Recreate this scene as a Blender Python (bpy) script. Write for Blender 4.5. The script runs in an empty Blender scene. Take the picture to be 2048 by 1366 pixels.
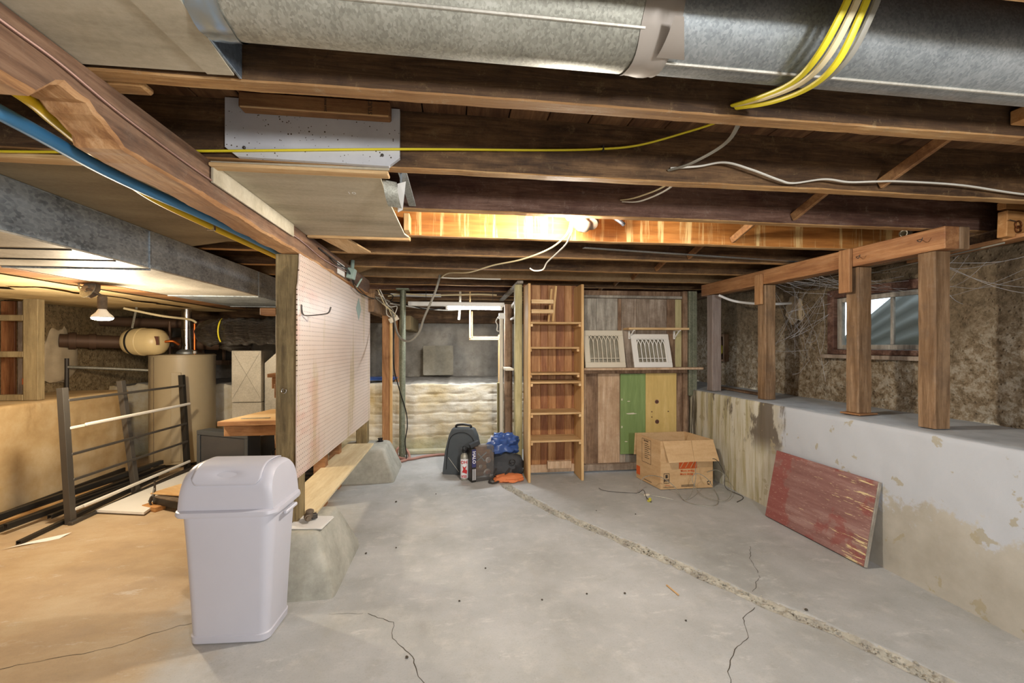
import bpy, bmesh, math, random
from mathutils import Vector, Matrix, noise
random.seed(7)
SC = bpy.context.scene
COL = SC.collection
PI = math.pi

# ---------------------------------------------------------------- camera, world, exposure
cam_d = bpy.data.cameras.new('camera'); cam = bpy.data.objects.new('camera', cam_d); COL.objects.link(cam)
cam.location = (0, 0, 1.18)
cam.rotation_euler = (PI/2, 0, -math.atan(114/870))
cam_d.sensor_width = 36; cam_d.lens = 870/2048*36; cam_d.shift_y = 8/2048
cam_d.clip_start = .02; cam_d.clip_end = 200
SC.camera = cam
SC.view_settings.view_transform = 'Standard'; SC.view_settings.look = 'None'
SC.view_settings.exposure = 0.55; SC.view_settings.gamma = 1; SC.view_settings.use_curve_mapping = False
W = bpy.data.worlds.new('overcast_sky'); SC.world = W; W.use_nodes = True
W.node_tree.nodes['Background'].inputs[0].default_value = (.74, .86, 1, 1)
W.node_tree.nodes['Background'].inputs[1].default_value = 3.5

# ---------------------------------------------------------------- material helpers
def srgb(h):
    if not isinstance(h, str): return tuple(h)+(1,)
    h = h.lstrip('#'); out = []
    for i in (0, 2, 4):
        c = int(h[i:i+2], 16)/255
        out.append(c/12.92 if c <= .04045 else ((c+.055)/1.055)**2.4)
    return tuple(out)+(1,)
MATS = {}
class NT:
    def __init__(s, name):
        s.m = bpy.data.materials.new(name); s.m.use_nodes = True
        s.t = s.m.node_tree; s.b = s.t.nodes['Principled BSDF']
        s.tc = s.t.nodes.new('ShaderNodeTexCoord')
    def n(s, typ, **kw):
        o = s.t.nodes.new('ShaderNode'+typ)
        for k, v in kw.items(): setattr(o, k, v)
        return o
    def l(s, a, b): s.t.links.new(a, b)
    def coord(s, scale=(1, 1, 1), rnd=True, loc=(0, 0, 0)):
        mp = s.n('Mapping'); mp.inputs['Scale'].default_value = scale; mp.inputs['Location'].default_value = loc
        if rnd:
            oi = s.n('ObjectInfo'); mu = s.n('VectorMath', operation='SCALE'); mu.inputs[0].default_value = (37.1, 21.7, 53.3)
            s.l(oi.outputs['Random'], mu.inputs['Scale'])
            ad = s.n('VectorMath', operation='ADD'); s.l(s.tc.outputs['Object'], ad.inputs[0]); s.l(mu.outputs[0], ad.inputs[1])
            s.l(ad.outputs[0], mp.inputs[0])
        else: s.l(s.tc.outputs['Object'], mp.inputs[0])
        return mp.outputs[0]
    def noise(s, vec, scale, detail=6, rough=.6, dist=0):
        o = s.n('TexNoise'); o.inputs['Scale'].default_value = scale; o.inputs['Detail'].default_value = detail
        o.inputs['Roughness'].default_value = rough; o.inputs['Distortion'].default_value = dist
        s.l(vec, o.inputs['Vector']); return o.outputs['Fac']
    def ramp(s, fac, stops):
        o = s.n('ValToRGB'); e = o.color_ramp.elements
        while len(e) < len(stops): e.new(.5)
        for i, (p, c) in enumerate(stops):
            e[i].position = p; e[i].color = srgb(c)
        s.l(fac, o.inputs[0]); return o.outputs[0]
    def mix(s, fac, a, b, typ='MIX'):
        o = s.n('MixRGB', blend_type=typ)
        for v, i in ((fac, 0), (a, 1), (b, 2)):
            if hasattr(v, 'links'): s.l(v, o.inputs[i])
            elif i == 0: o.inputs[0].default_value = v
            else: o.inputs[i].default_value = srgb(v)
        return o.outputs[0]
    def math(s, op, a, b=0., c=None, clamp=False):
        o = s.n('Math', operation=op); o.use_clamp = clamp
        for v, i in ((a, 0), (b, 1), (c, 2)):
            if v is None: continue
            if hasattr(v, 'links'): s.l(v, o.inputs[i])
            else: o.inputs[i].default_value = v
        return o.outputs[0]
    def step(s, v, lo, hi):
        o = s.n('MapRange', interpolation_type='SMOOTHSTEP')
        s.l(v, o.inputs[0]); o.inputs[1].default_value = lo; o.inputs[2].default_value = hi
        return o.outputs[0]
    def sep(s):
        o = s.n('SeparateXYZ'); s.l(s.tc.outputs['Object'], o.inputs[0]); return o.outputs
    def bump(s, h, strength=.3, dist=.01):
        o = s.n('Bump'); o.inputs['Strength'].default_value = strength; o.inputs['Distance'].default_value = dist
        s.l(h, o.inputs['Height']); s.l(o.outputs[0], s.b.inputs['Normal'])
    def done(s, color, rough=.7, metal=0., spec=.35):
        if hasattr(color, 'links'): s.l(color, s.b.inputs['Base Color'])
        else: s.b.inputs['Base Color'].default_value = srgb(color)
        if hasattr(rough, 'links'): s.l(rough, s.b.inputs['Roughness'])
        else: s.b.inputs['Roughness'].default_value = rough
        s.b.inputs['Metallic'].default_value = metal
        s.b.inputs['Specular IOR Level'].default_value = spec
        MATS[s.m.name] = s.m
        return s.m

def wood(name, dark, mid, light, axis='x', rough=.75, grain=26, stain=0., stainc='#20140c', bump=.45, streak=9, dust=0., dustc='#a08d70'):
    t = NT(name); k = {'x': (1, grain/2, grain/2), 'y': (grain/2, 1, grain/2), 'z': (grain/2, grain/2, 1)}[axis]
    k2 = {'x': (.35, 3, 3), 'y': (3, .35, 3), 'z': (3, 3, .35)}[axis]
    g = t.noise(t.coord(k), 3.4, 9, .72, .5)
    bl = t.noise(t.coord(k2), streak/4, 6, .65, .4)
    fg = t.noise(t.coord(tuple(q*3.5 if q > 1 else q*1.5 for q in k)), 5, 4, .7)
    c = t.ramp(g, ((.32, dark), (.5, mid), (.68, light)))
    c2 = t.mix(t.math('MULTIPLY', t.step(bl, .45, .62), .55), c, dark)
    c2 = t.mix(t.math('MULTIPLY', t.step(bl, .50, .36), .35), c2, light)
    c2 = t.mix(t.math('MULTIPLY', t.step(fg, .56, .70), .45), c2, dark)
    if dust:
        dn = t.noise(t.coord((1.5, 1.5, 1.5)), 14, 9, .85)
        c2 = t.mix(t.math('MULTIPLY', t.step(dn, .54, .66), dust), c2, dustc)
        c2 = t.mix(t.math('MULTIPLY', t.step(dn, .46, .34), dust*.9), c2, dark)
    if stain:
        sn = t.noise(t.coord((1, 1, 1)), 5, 8, .7)
        c2 = t.mix(t.math('MULTIPLY', t.step(sn, .42, .68), stain), c2, stainc)
    t.bump(t.math('ADD', g, t.math('MULTIPLY', fg, .6)), bump, .004)
    return t.done(c2, rough)
def mottle(name, c1, c2, c3, scale=6, stretch=(1, 1, 1), rough=.8, metal=0., bump=.2, bd=.005, fine=40, spec=.35, detail=8):
    t = NT(name); a = t.noise(t.coord(stretch), scale, detail, .62)
    f = t.noise(t.coord((1, 1, 1)), fine, 4, .7)
    c = t.ramp(a, ((.3, c1), (.5, c2), (.7, c3)))
    c = t.mix(.22, c, t.ramp(f, ((.35, c1), (.65, c3))))
    t.bump(t.math('ADD', t.math('MULTIPLY', f, .5), a), bump, bd)
    return t.done(c, rough, metal, spec)
def plain(name, c, rough=.5, metal=0., spec=.4, vary=.12, scale=9):
    t = NT(name); a = t.noise(t.coord(), scale, 5, .6)
    k = t.n('HueSaturation'); k.inputs['Color'].default_value = srgb(c)
    t.l(t.math('ADD', t.math('MULTIPLY', a, 2*vary), 1-vary), k.inputs['Value'])
    return t.done(k.outputs[0], rough, metal, spec)
def galv(name, c1, c2, c3, rough=.42, metal=.75, scale=240):
    t = NT(name); v = t.n('TexVoronoi'); v.inputs['Scale'].default_value = scale; t.l(t.coord((1, .6, 1)), v.inputs['Vector'])
    sp = t.n('SeparateColor'); t.l(v.outputs['Color'], sp.inputs[0])
    n = t.noise(t.coord(), 5, 6, .6)
    c = t.ramp(t.math('ADD', t.math('MULTIPLY', sp.outputs[0], .22), t.math('MULTIPLY', n, .78)), ((.25, c1), (.5, c2), (.78, c3)))
    r = t.math('ADD', t.math('MULTIPLY', n, .25), rough-.12)
    return t.done(c, r, metal, .5)
def emit(name, c, s):
    t = NT(name); t.b.inputs['Emission Color'].default_value = srgb(c); t.b.inputs['Emission Strength'].default_value = s
    return t.done(c, .4)

# ---------------------------------------------------------------- shape helpers: every shape is (verts, faces)
def merge(*ps):
    V, Fc = [], []
    for v, f in ps:
        o = len(V); V += [tuple(q) for q in v]; Fc += [tuple(i+o for i in q) for q in f]
    return V, Fc
def xf(s, M): return [tuple(M @ Vector(v)) for v in s[0]], s[1]
def mv(s, x=0, y=0, z=0): return [(a+x, b+y, c+z) for a, b, c in s[0]], s[1]
def rotm(rx=0, ry=0, rz=0): return Matrix.Rotation(rz, 4, 'Z') @ Matrix.Rotation(ry, 4, 'Y') @ Matrix.Rotation(rx, 4, 'X')
def bx(x0, x1, y0, y1, z0, z1, b=.003):
    d = min(x1-x0, y1-y0, z1-z0); b = min(b, d*.3)
    bm = bmesh.new(); bmesh.ops.create_cube(bm, size=1)
    for v in bm.verts:
        v.co = Vector((x0 if v.co.x < 0 else x1, y0 if v.co.y < 0 else y1, z0 if v.co.z < 0 else z1))
    if b > 0: bmesh.ops.bevel(bm, geom=bm.edges[:], offset=b, segments=1, affect='EDGES', profile=.5)
    bm.verts.ensure_lookup_table(); bm.verts.index_update()
    r = [tuple(v.co) for v in bm.verts], [tuple(v.index for v in f.verts) for f in bm.faces]
    bm.free(); return r
def ob(c, sx, sy, sz, rx=0, ry=0, rz=0, b=.003):
    return xf(bx(-sx/2, sx/2, -sy/2, sy/2, -sz/2, sz/2, b), Matrix.Translation(c) @ rotm(rx, ry, rz))
def bar(p, q, w, h, up=(0, 0, 1), b=.003, twist=0):
    p, q = Vector(p), Vector(q); d = q-p; L = d.length; d.normalize(); up = Vector(up)
    s = d.cross(up)
    if s.length < 1e-4: s = d.cross(Vector((0, 1, 0)))
    s.normalize(); u = s.cross(d)
    M = Matrix((d, s, u)).transposed().to_4x4(); M.translation = (p+q)/2
    return xf(bx(-L/2, L/2, -w/2, w/2, -h/2, h/2, b), M @ Matrix.Rotation(twist, 4, 'X'))
def smooth_path(pts, n=6):
    P = [Vector(p) for p in pts]; out = []
    for i in range(len(P)-1):
        a, b, c, d = P[max(i-1, 0)], P[i], P[i+1], P[min(i+2, len(P)-1)]
        for k in range(n):
            t = k/n
            out.append(.5*((2*b)+(c-a)*t+(2*a-5*b+4*c-d)*t*t+(3*b-a-3*c+d)*t**3))
    out.append(P[-1]); return out
def tube(pts, r, seg=8, n=6, cap=True, flat=None):
    P = smooth_path(pts, n) if n > 1 else [Vector(p) for p in pts]
    V, Fc = [], []; prev = None
    for i, p in enumerate(P):
        t = (P[min(i+1, len(P)-1)]-P[max(i-1, 0)]).normalized()
        if prev is None:
            a = Vector((0, 0, 1)) if abs(t.z) < .9 else Vector((1, 0, 0)); s = t.cross(a).normalized()
        else:
            s = prev-t*prev.dot(t); s.normalize()
        prev = s; u = t.cross(s); rr = r(i/(len(P)-1)) if callable(r) else r
        for k in range(seg):
            an = 2*PI*k/seg
            V.append(tuple(p+s*math.cos(an)*rr+u*math.sin(an)*rr*(flat or 1)))
    for i in range(len(P)-1):
        for k in range(seg):
            a = i*seg+k; b = i*seg+(k+1) % seg; Fc.append((a, b, b+seg, a+seg))
    if cap: Fc += [tuple(range(seg))[::-1], tuple((len(P)-1)*seg+k for k in range(seg))]
    return V, Fc
def cyl(p, q, r, seg=24): return tube([p, q], r, seg, 1)
def lathe(prof, seg=28, c=(0, 0, 0), M=None):
    V, Fc = [], []
    for r, z in prof:
        for k in range(seg):
            a = 2*PI*k/seg; V.append((r*math.cos(a), r*math.sin(a), z))
    for i in range(len(prof)-1):
        for k in range(seg):
            a = i*seg+k; b = i*seg+(k+1) % seg; Fc.append((a, b, b+seg, a+seg))
    Fc += [tuple(range(seg))[::-1], tuple((len(prof)-1)*seg+k for k in range(seg))]
    s = (V, Fc)
    if M: s = xf(s, M)
    return mv(s, *c)
def loft(rings, cap=True):
    n = len(rings[0]); V = [tuple(p) for r in rings for p in r]; Fc = []
    for i in range(len(rings)-1):
        for k in range(n):
            a = i*n+k; b = i*n+(k+1) % n; Fc.append((a, b, b+n, a+n))
    if cap: Fc += [tuple(range(n))[::-1], tuple((len(rings)-1)*n+k for k in range(n))]
    return V, Fc
def rrect(x0, x1, y0, y1, r, z, seg=5):
    out = []
    for cx, cy, a0 in ((x1-r, y1-r, 0), (x0+r, y1-r, PI/2), (x0+r, y0+r, PI), (x1-r, y0+r, 1.5*PI)):
        for k in range(seg+1):
            a = a0+k/seg*PI/2; out.append((cx+r*math.cos(a), cy+r*math.sin(a), z))
    return out
def prism(poly, lo, hi, axis='y'):
    n = len(poly)
    def P(u, v, w): return {'y': (u, w, v), 'x': (w, u, v), 'z': (u, v, w)}[axis]
    V = [P(u, v, lo) for u, v in poly]+[P(u, v, hi) for u, v in poly]
    Fc = [tuple(range(n)), tuple(range(n, 2*n))[::-1]]+[(i, (i+1) % n, (i+1) % n+n, i+n) for i in range(n)]
    return V, Fc
def grid(nu, nv, fn):
    V = [tuple(fn(i/nu, j/nv)) for j in range(nv+1) for i in range(nu+1)]
    Fc = [(j*(nu+1)+i, j*(nu+1)+i+1, (j+1)*(nu+1)+i+1, (j+1)*(nu+1)+i) for j in range(nv) for i in range(nu)]
    return V, Fc
def blob(c, rx, ry, rz, seed=0, amp=.15, freq=4, seg=20, flat_z=None, crumple=0):
    V, Fc = [], []; nr = seg//2
    for i in range(nr+1):
        th = PI*i/nr
        for k in range(seg):
            a = 2*PI*k/seg; d = Vector((math.sin(th)*math.cos(a), math.sin(th)*math.sin(a), math.cos(th)))
            s = 1+amp*noise.noise(d*freq/2+Vector((seed, seed*2.3, 0)))
            if crumple: s += crumple*(abs(noise.noise(d*freq*1.8+Vector((seed*3, 1, seed))))-.2)
            p = Vector((d.x*rx*s, d.y*ry*s, d.z*rz*s))+Vector(c)
            if flat_z is not None: p.z = max(p.z, flat_z)
            V.append(tuple(p))
    for i in range(nr):
        for k in range(seg):
            a = i*seg+k; b = i*seg+(k+1) % seg; Fc.append((a, a+seg, b+seg, b))
    return V, Fc

# ---------------------------------------------------------------- object helpers
ORG = {}          # thing-space origin of each object
AUTO = []         # empties that still have to be moved to their thing's base
def mesh(name, shape, mat, parent=None, smooth=False, org=None):
    V, Fc = shape
    xs, ys, zs = zip(*V)
    o0 = Vector(org) if org else Vector(((min(xs)+max(xs))/2, (min(ys)+max(ys))/2, min(zs)))
    me = bpy.data.meshes.new(name); me.from_pydata([(a-o0.x, b-o0.y, c-o0.z) for a, b, c in V], [], Fc)
    bm = bmesh.new(); bm.from_mesh(me); bmesh.ops.recalc_face_normals(bm, faces=bm.faces); bm.to_mesh(me); bm.free()
    for m in (mat if isinstance(mat, (list, tuple)) else [mat]): me.materials.append(MATS[m])
    if smooth:
        me.polygons.foreach_set('use_smooth', [True]*len(me.polygons)); me.update()
        if smooth != 'all': me.set_sharp_from_angle(angle=math.radians(38))
    o = bpy.data.objects.new(name, me); COL.objects.link(o)
    o.location = o0-(ORG[parent.name] if parent else Vector((0, 0, 0)))
    if parent: o.parent = parent
    ORG[o.name] = o0
    return o
def tag(o, label, cat, group=None):
    o['label'] = label; o['category'] = cat
    if group: o['group'] = group
    return o
def struct(o): o['kind'] = 'structure'; return o
def thing(name, label, cat, group=None, loc=None, rot=(0, 0, 0)):
    o = bpy.data.objects.new(name, None); COL.objects.link(o); o.empty_display_size = .05
    ORG[o.name] = Vector((0, 0, 0))
    if loc is not None: o.location = loc; o.rotation_euler = rot
    else: AUTO.append(o)
    return tag(o, label, cat, group)
def one(name, shape, mat, label, cat, group=None, smooth=False):
    return tag(mesh(name, shape, mat, None, smooth), label, cat, group)
def rebase():
    for t in AUTO:
        if not t.children: continue
        lo = [1e9]*3; hi = [-1e9]*3
        for c in [q for q in t.children if q.type == 'MESH']:
            for v in c.bound_box:
                for i in range(3):
                    w = v[i]+c.location[i]; lo[i] = min(lo[i], w); hi[i] = max(hi[i], w)
        b = Vector(((lo[0]+hi[0])/2, (lo[1]+hi[1])/2, lo[2]))
        t.location = b
        for c in t.children: c.location = c.location-b
def text(name, s, size, mat, parent, M, bold=0.):
    cu = bpy.data.curves.new(name, 'FONT'); cu.body = s; cu.size = size; cu.extrude = .0003; cu.offset = bold; cu.resolution_u = 2
    cu.align_x = 'CENTER'; cu.align_y = 'CENTER'
    tmp = bpy.data.objects.new('tmp', cu); COL.objects.link(tmp)
    dg = bpy.context.evaluated_depsgraph_get(); me = bpy.data.meshes.new_from_object(tmp.evaluated_get(dg))
    COL.objects.unlink(tmp); bpy.data.objects.remove(tmp)
    me.name = name; me.materials.clear(); me.materials.append(MATS[mat])
    o = bpy.data.objects.new(name, me); COL.objects.link(o)
    o.parent = parent; o.matrix_local = Matrix.Translation(-ORG[parent.name]) @ M
    ORG[o.name] = M.translation.copy()
    return o
def basis(c, x, y):
    x = Vector(x).normalized(); y = Vector(y).normalized(); z = x.cross(y)
    M = Matrix((x, y, z)).transposed().to_4x4(); M.translation = c; return M
def nz(x, y, z=0, s=1): return noise.noise(Vector((x*s, y*s, z*s)))

# ---------------------------------------------------------------- materials
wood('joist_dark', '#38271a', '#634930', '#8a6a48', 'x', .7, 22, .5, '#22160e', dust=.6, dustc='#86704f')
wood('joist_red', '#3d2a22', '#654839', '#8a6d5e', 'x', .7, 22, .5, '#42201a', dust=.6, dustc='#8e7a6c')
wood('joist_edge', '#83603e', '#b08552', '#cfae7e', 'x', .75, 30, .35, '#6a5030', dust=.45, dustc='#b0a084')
wood('beam_wood', '#4c3527', '#7a5a44', '#987a62', 'y', .7, 22, .5, '#54483f', dust=.3, dustc='#8a7868')
wood('beam_edge', '#8a6040', '#b6885a', '#d3ac82', 'y', .7, 26, .3, '#6a4830')
wood('post_wood', '#62492f', '#8c6e50', '#ab8f70', 'z', .7, 26, .45, '#57483c', dust=.2, dustc='#9a8878')
wood('post_grey', '#5a4c34', '#857350', '#a8966c', 'z', .7, 26, .4, '#544a38', dust=.2, dustc='#b0a078')
wood('post_rust', '#865c3c', '#ac7e54', '#c4996c', 'z', .65, 26, .12)
wood('post_lilac', '#7d706a', '#a0938c', '#bdb2aa', 'z', .75, 26, .35, '#7a6358')
wood('rail_wood', '#85583a', '#a9784e', '#c29468', 'y', .6, 26, .2, '#74441f', dust=.15)
wood('pine', '#b98e5a', '#d4ae78', '#e4c694', 'z', .65, 22, 0)
wood('pine_x', '#b98e5a', '#d6b484', '#e6cca0', 'x', .65, 22, .12, '#8c6a40')
wood('pine_y', '#b98e5a', '#d6b484', '#e6cca0', 'y', .65, 22, .1, '#8c6a40')
wood('pine_green', '#948a60', '#b8ad7e', '#cfc69a', 'z', .65, 22, .1, '#8c8050')
wood('cedar', '#8e6038', '#b08052', '#cca070', 'z', .55, 22, .12, '#6a3616')
wood('cedar_dark', '#744628', '#986440', '#b48256', 'z', .55, 22, .2, '#54280f')
wood('shelf_wood', '#a07c50', '#c6a272', '#dabd90', 'x', .65, 22, .2, '#7c5a34')
wood('old_board', '#7e6e5e', '#a69686', '#c4b6a6', 'z', .8, 20, .5, '#5c4836', dust=.35, dustc='#b8a890')
wood('old_board_grey', '#7a746a', '#a39c90', '#c0b9ac', 'z', .8, 20, .45, '#5a5046', dust=.35, dustc='#c0b8a8')
wood('old_board_brown', '#695240', '#94785f', '#b29880', 'z', .8, 20, .55, '#442e20', dust=.35, dustc='#a89070')
wood('old_board_tan', '#ad9070', '#ccae90', '#dec8ac', 'z', .8, 20, .35, '#7c563a', dust=.3, dustc='#d8c8a8')
wood('green_paint', '#728a52', '#80985e', '#8ca46a', 'z', .55, 20, 0, bump=.1)
wood('yellow_paint', '#cdb06c', '#dcc07a', '#e6cc8e', 'z', .6, 20, .15, '#a8843c', bump=.1)
wood('left_frame', '#7a6a4e', '#978562', '#ab9a74', 'z', .75, 20, .2)
wood('bench_edge', '#845c3c', '#a67850', '#be9468', 'x', .6, 20, .2)
wood('ply', '#cbb48a', '#dccaa2', '#e8dab6', 'y', .6, 14, .1, '#b09a70', .1)
wood('subfloor', '#4a3020', '#6e4c30', '#8c6846', 'y', .75, 18, .4)
wood('brace', '#6c482c', '#946a44', '#b08658', 'x', .7, 20, .3)
wood('orange_block', '#a87440', '#c48f58', '#d6a872', 'x', .6, 18, .1)
t = NT('joist_drip')
k = t.noise(t.coord((9, 1, .5)), 2.2, 6, .7); g = t.noise(t.coord((1, 9, 14)), 3, 6, .6)
c = t.ramp(g, ((.3, '#8a5626'), (.55, '#b07438'), (.75, '#c89050')))
c = t.mix(t.math('MULTIPLY', t.step(k, .52, .64), .8), c, '#e2c488'); t.done(c, .65)
mottle('joist_pale', '#6a5238', '#8d7352', '#ad9370', 4, (.4, 1, 1))

mottle('panel_beige', '#9a917c', '#bab09a', '#cec6b2', 4, (.35, 2.2, 1), .85, 0, .12, .003, 60)
mottle('panel_tan', '#a88f62', '#c0a878', '#d0bc92', 3, (.5, 1.5, 1), .85, 0, .12, .003, 60)
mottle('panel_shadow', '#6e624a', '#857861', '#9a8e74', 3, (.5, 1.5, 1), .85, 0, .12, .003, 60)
galv('galv', '#7b8184', '#a0a6a8', '#c3c7c8')
galv('galv_warm', '#7b7a70', '#a3a296', '#c6c5ba', .5, .6)
galv('galv_blue', '#687686', '#8fa0b2', '#b8c6d4', .4, .75, 200)
galv('duct_box', '#5f6870', '#98a2aa', '#bcc5cb', .45, .35, 110)
galv('duct_pale', '#9a958a', '#b5b0a4', '#c9c5ba', .5, .35, 160)
galv('steel_post', '#5f6252', '#7c806c', '#9a9c88', .5, .4, 120)
plain('duct_tape', '#a39a90', .45, .2)
plain('foil_tape', '#a9bdd0', .25, .9)
plain('copper', '#a98a80', .4, .7)
plain('copper_pipe', '#b5622c', .35, .9)
plain('blue_pex', '#3f7ba6', .4)
plain('yellow_pipe', '#e0b81c', .4)
plain('yellow_cable', '#e0cf2c', .45)
plain('cream_cable', '#d8c9a0', .5)
plain('white_cable', '#dcd8cc', .45)
plain('grey_cable', '#8c887c', .5)
plain('black_cable', '#1c1a18', .5)
plain('white_plastic', '#c6c7d2', .38, vary=.03)
plain('white_paint', '#e8e6e0', .45, vary=.05)
plain('cream_paint', '#d9d0bc', .5, vary=.06)
plain('iron', '#4e4a46', .5, .5)
plain('dark_steel', '#3a3835', .45, .6)
plain('rack_metal', '#5c5853', .45, .55)
plain('chrome', '#c8c8c8', .18, 1.)
plain('black_plastic', '#1d1d1e', .4)
plain('tv_plastic', '#3c3f42', .35)
plain('rubber', '#26262a', .6)
plain('bag_grey', '#4d5357', .8, vary=.2)
plain('bag_dark', '#3f4246', .75, vary=.2)
plain('bag_blue', '#3c5894', .28, vary=.3)
plain('bag_white', '#cfd3da', .3)
plain('orange_cloth', '#dc8250', .7)
plain('red_print', '#c02c30', .4, vary=.05)
plain('ink', '#3c342c', .7, vary=.05)
plain('ink_orange', '#d4602a', .6, vary=.05)
plain('ink_white', '#e6e6ea', .5, vary=.03)
plain('purple_print', '#3a3a6a', .4)
plain('paper', '#e4e3df', .7, vary=.04)
plain('label_print', '#5b3a30', .6)
plain('hose_red', '#a57a6c', .55)
plain('heater_jacket', '#a89a7e', .4, vary=.05)
plain('tank_cream', '#cdb98a', .38, vary=.05)
plain('cast_iron_pipe', '#5a4434', .6, .3)
plain('pvc_white', '#e2e2e0', .35)
plain('box_grey_green', '#8fa39a', .5)
plain('insulation_yellow', '#c9c04a', .9, vary=.3)
plain('plaster', '#b7a68a', .9, vary=.25)
plain('foam_white', '#e4e0d6', .7)
plain('pebble', '#4a443a', .9)
plain('cloth_strap', '#33302f', .8)
plain('cobweb_grey', '#b4b4b6', .8)
plain('glass_dark', '#3a3a3c', .15)
plain('ring_metal', '#8a5a3a', .4, .8)
mottle('cardboard', '#b89468', '#caa87c', '#d6b88e', 3, (1, 1, 6), .8, 0, .08, .002, 60)
mottle('cardboard_inner', '#bd9a6e', '#cfae82', '#dabd94', 3, (1, 1, 6), .8, 0, .08, .002, 60)
mottle('pier', '#8a897f', '#a7a69b', '#bdbcb1', 5, (1, 1, 1), .85, 0, .25, .006, 30)
mottle('slab_tan', '#766f60', '#8d8674', '#a59f90', 4, (1, 1, 1), .9, 0, .3, .006, 30)
mottle('concrete_dust', '#86817a', '#aaa698', '#c4c0b2', 14, (1, 1, 1), .95, 0, .6, .01, 60)
mottle('stained_metal', '#4a4038', '#6b5e50', '#8a7a66', 6, (1, 1, 1), .7, .2)
mottle('asphalt_felt', '#26221e', '#38332d', '#4a443c', 5)

# floor
t = NT('floor_concrete'); X, Y, Z = t.sep(); co = t.coord(rnd=False)
a = t.noise(co, 1.6, 9, .62); b = t.noise(co, 9, 8, .7); s = t.noise(t.coord((1, .6, 1), False, (5, 3, 0)), 3.2, 6, .6)
c = t.ramp(a, ((.3, '#979894'), (.5, '#acadab'), (.7, '#bbbcbb')))
c = t.mix(t.math('MULTIPLY', t.step(b, .48, .75), .4), c, '#cfcdc6')
c = t.mix(t.math('MULTIPLY', t.step(t.noise(co, 5, 9, .75), .5, .7), .3), c, '#8d8a80')
c = t.mix(t.math('MULTIPLY', t.step(s, .55, .75), .2), c, '#a09880')
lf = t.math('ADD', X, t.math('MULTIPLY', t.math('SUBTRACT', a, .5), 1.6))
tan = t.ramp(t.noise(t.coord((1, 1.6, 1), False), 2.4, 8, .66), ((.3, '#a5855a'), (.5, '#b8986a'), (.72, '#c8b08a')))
c = t.mix(t.math('MULTIPLY', t.step(t.math('MULTIPLY', lf, -1), .75, 1.35), .75), c, tan)  # tan tint on the left floor: warm lamplight put into the colour
pit = t.noise(co, 26, 5, .75); fz = t.noise(co, 140, 3, .7)
c = t.mix(t.math('MULTIPLY', t.step(fz, .52, .75), .3), c, '#77746c')
c = t.mix(t.math('MULTIPLY', t.step(t.noise(t.coord((1, 2.4, 1), False, (3, 9, 0)), 4.5, 8, .78), .56, .68), .45), c, '#d6d5d0')
c = t.mix(t.math('MULTIPLY', t.step(pit, .68, .76), .35), c, '#7d786c')
t.bump(t.math('ADD', t.math('MULTIPLY', b, .6), t.math('MULTIPLY', pit, .4)), .18, .008)
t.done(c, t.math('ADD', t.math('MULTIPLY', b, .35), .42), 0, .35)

# painted ledge wall on the right
t = NT('ledge_paint'); X, Y, Z = t.sep(); co = t.coord(rnd=False)
a = t.noise(co, 2.2, 9, .65); b = t.noise(co, 7, 8, .7); st = t.noise(t.coord((1, 7, .5), False), 2.2, 6, .65); fi = t.noise(co, 34, 5, .7)
c = t.ramp(a, ((.3, '#a29c8e'), (.5, '#b5b0a4'), (.7, '#c4c1b6')))
w = t.math('ADD', Z, t.math('MULTIPLY', t.math('SUBTRACT', b, .5), .75))
wy = t.math('ADD', Y, t.math('MULTIPLY', t.math('SUBTRACT', a, .5), .8))
m = t.math('MULTIPLY', t.step(w, .33, .40), t.math('SUBTRACT', 1., t.step(wy, 2.72, 2.82)))
c = t.mix(t.math('MULTIPLY', m, .9), c, '#bcc1c8')
far = t.step(Y, 2.75, 3.0)
fc = t.ramp(st, ((.3, '#7d7658'), (.42, '#b0a67c'), (.52, '#cbc5ae'), (.66, '#d8d5c8')))
c = t.mix(t.math('MULTIPLY', far, .85), c, fc)
dk = t.math('MULTIPLY', t.step(t.math('ADD', t.noise(t.coord((1, 3.2, 1.0), False, (0, 2.1, .3)), 2.5, 7, .65), t.math('MULTIPLY', t.math('SUBTRACT', 1., t.step(t.math('ABSOLUTE', t.math('SUBTRACT', Y, 2.92)), .02, .18)), .22)), .58, .66), t.step(Z, .34, .52))
c = t.mix(t.math('MULTIPLY', t.math('MULTIPLY', dk, t.step(Y, 2.6, 2.8)), .9), c, '#62574c')
chip = t.step(t.noise(co, 9, 4, .55), .64, .67)
c = t.mix(t.math('MULTIPLY', chip, .7), c, '#a59a7c')
mould = t.math('MULTIPLY', t.step(Y, 3.62, 3.72), t.step(t.noise(t.coord((1, 9, .6), False), 2.5, 5, .6), .5, .58))
c = t.mix(t.math('MULTIPLY', mould, .85), c, '#3a3026')
t.bump(t.math('ADD', t.math('MULTIPLY', b, .7), t.math('MULTIPLY', fi, .3)), .35, .012)
t.done(c, .75)
t = NT('ledge_top'); co = t.coord(rnd=False)
a = t.noise(co, 4, 8, .65); c = t.ramp(a, ((.3, '#9aa0a6'), (.55, '#b4babf'), (.75, '#c8ccce'))); t.bump(a, .2, .006); t.done(c, .7)
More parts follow.
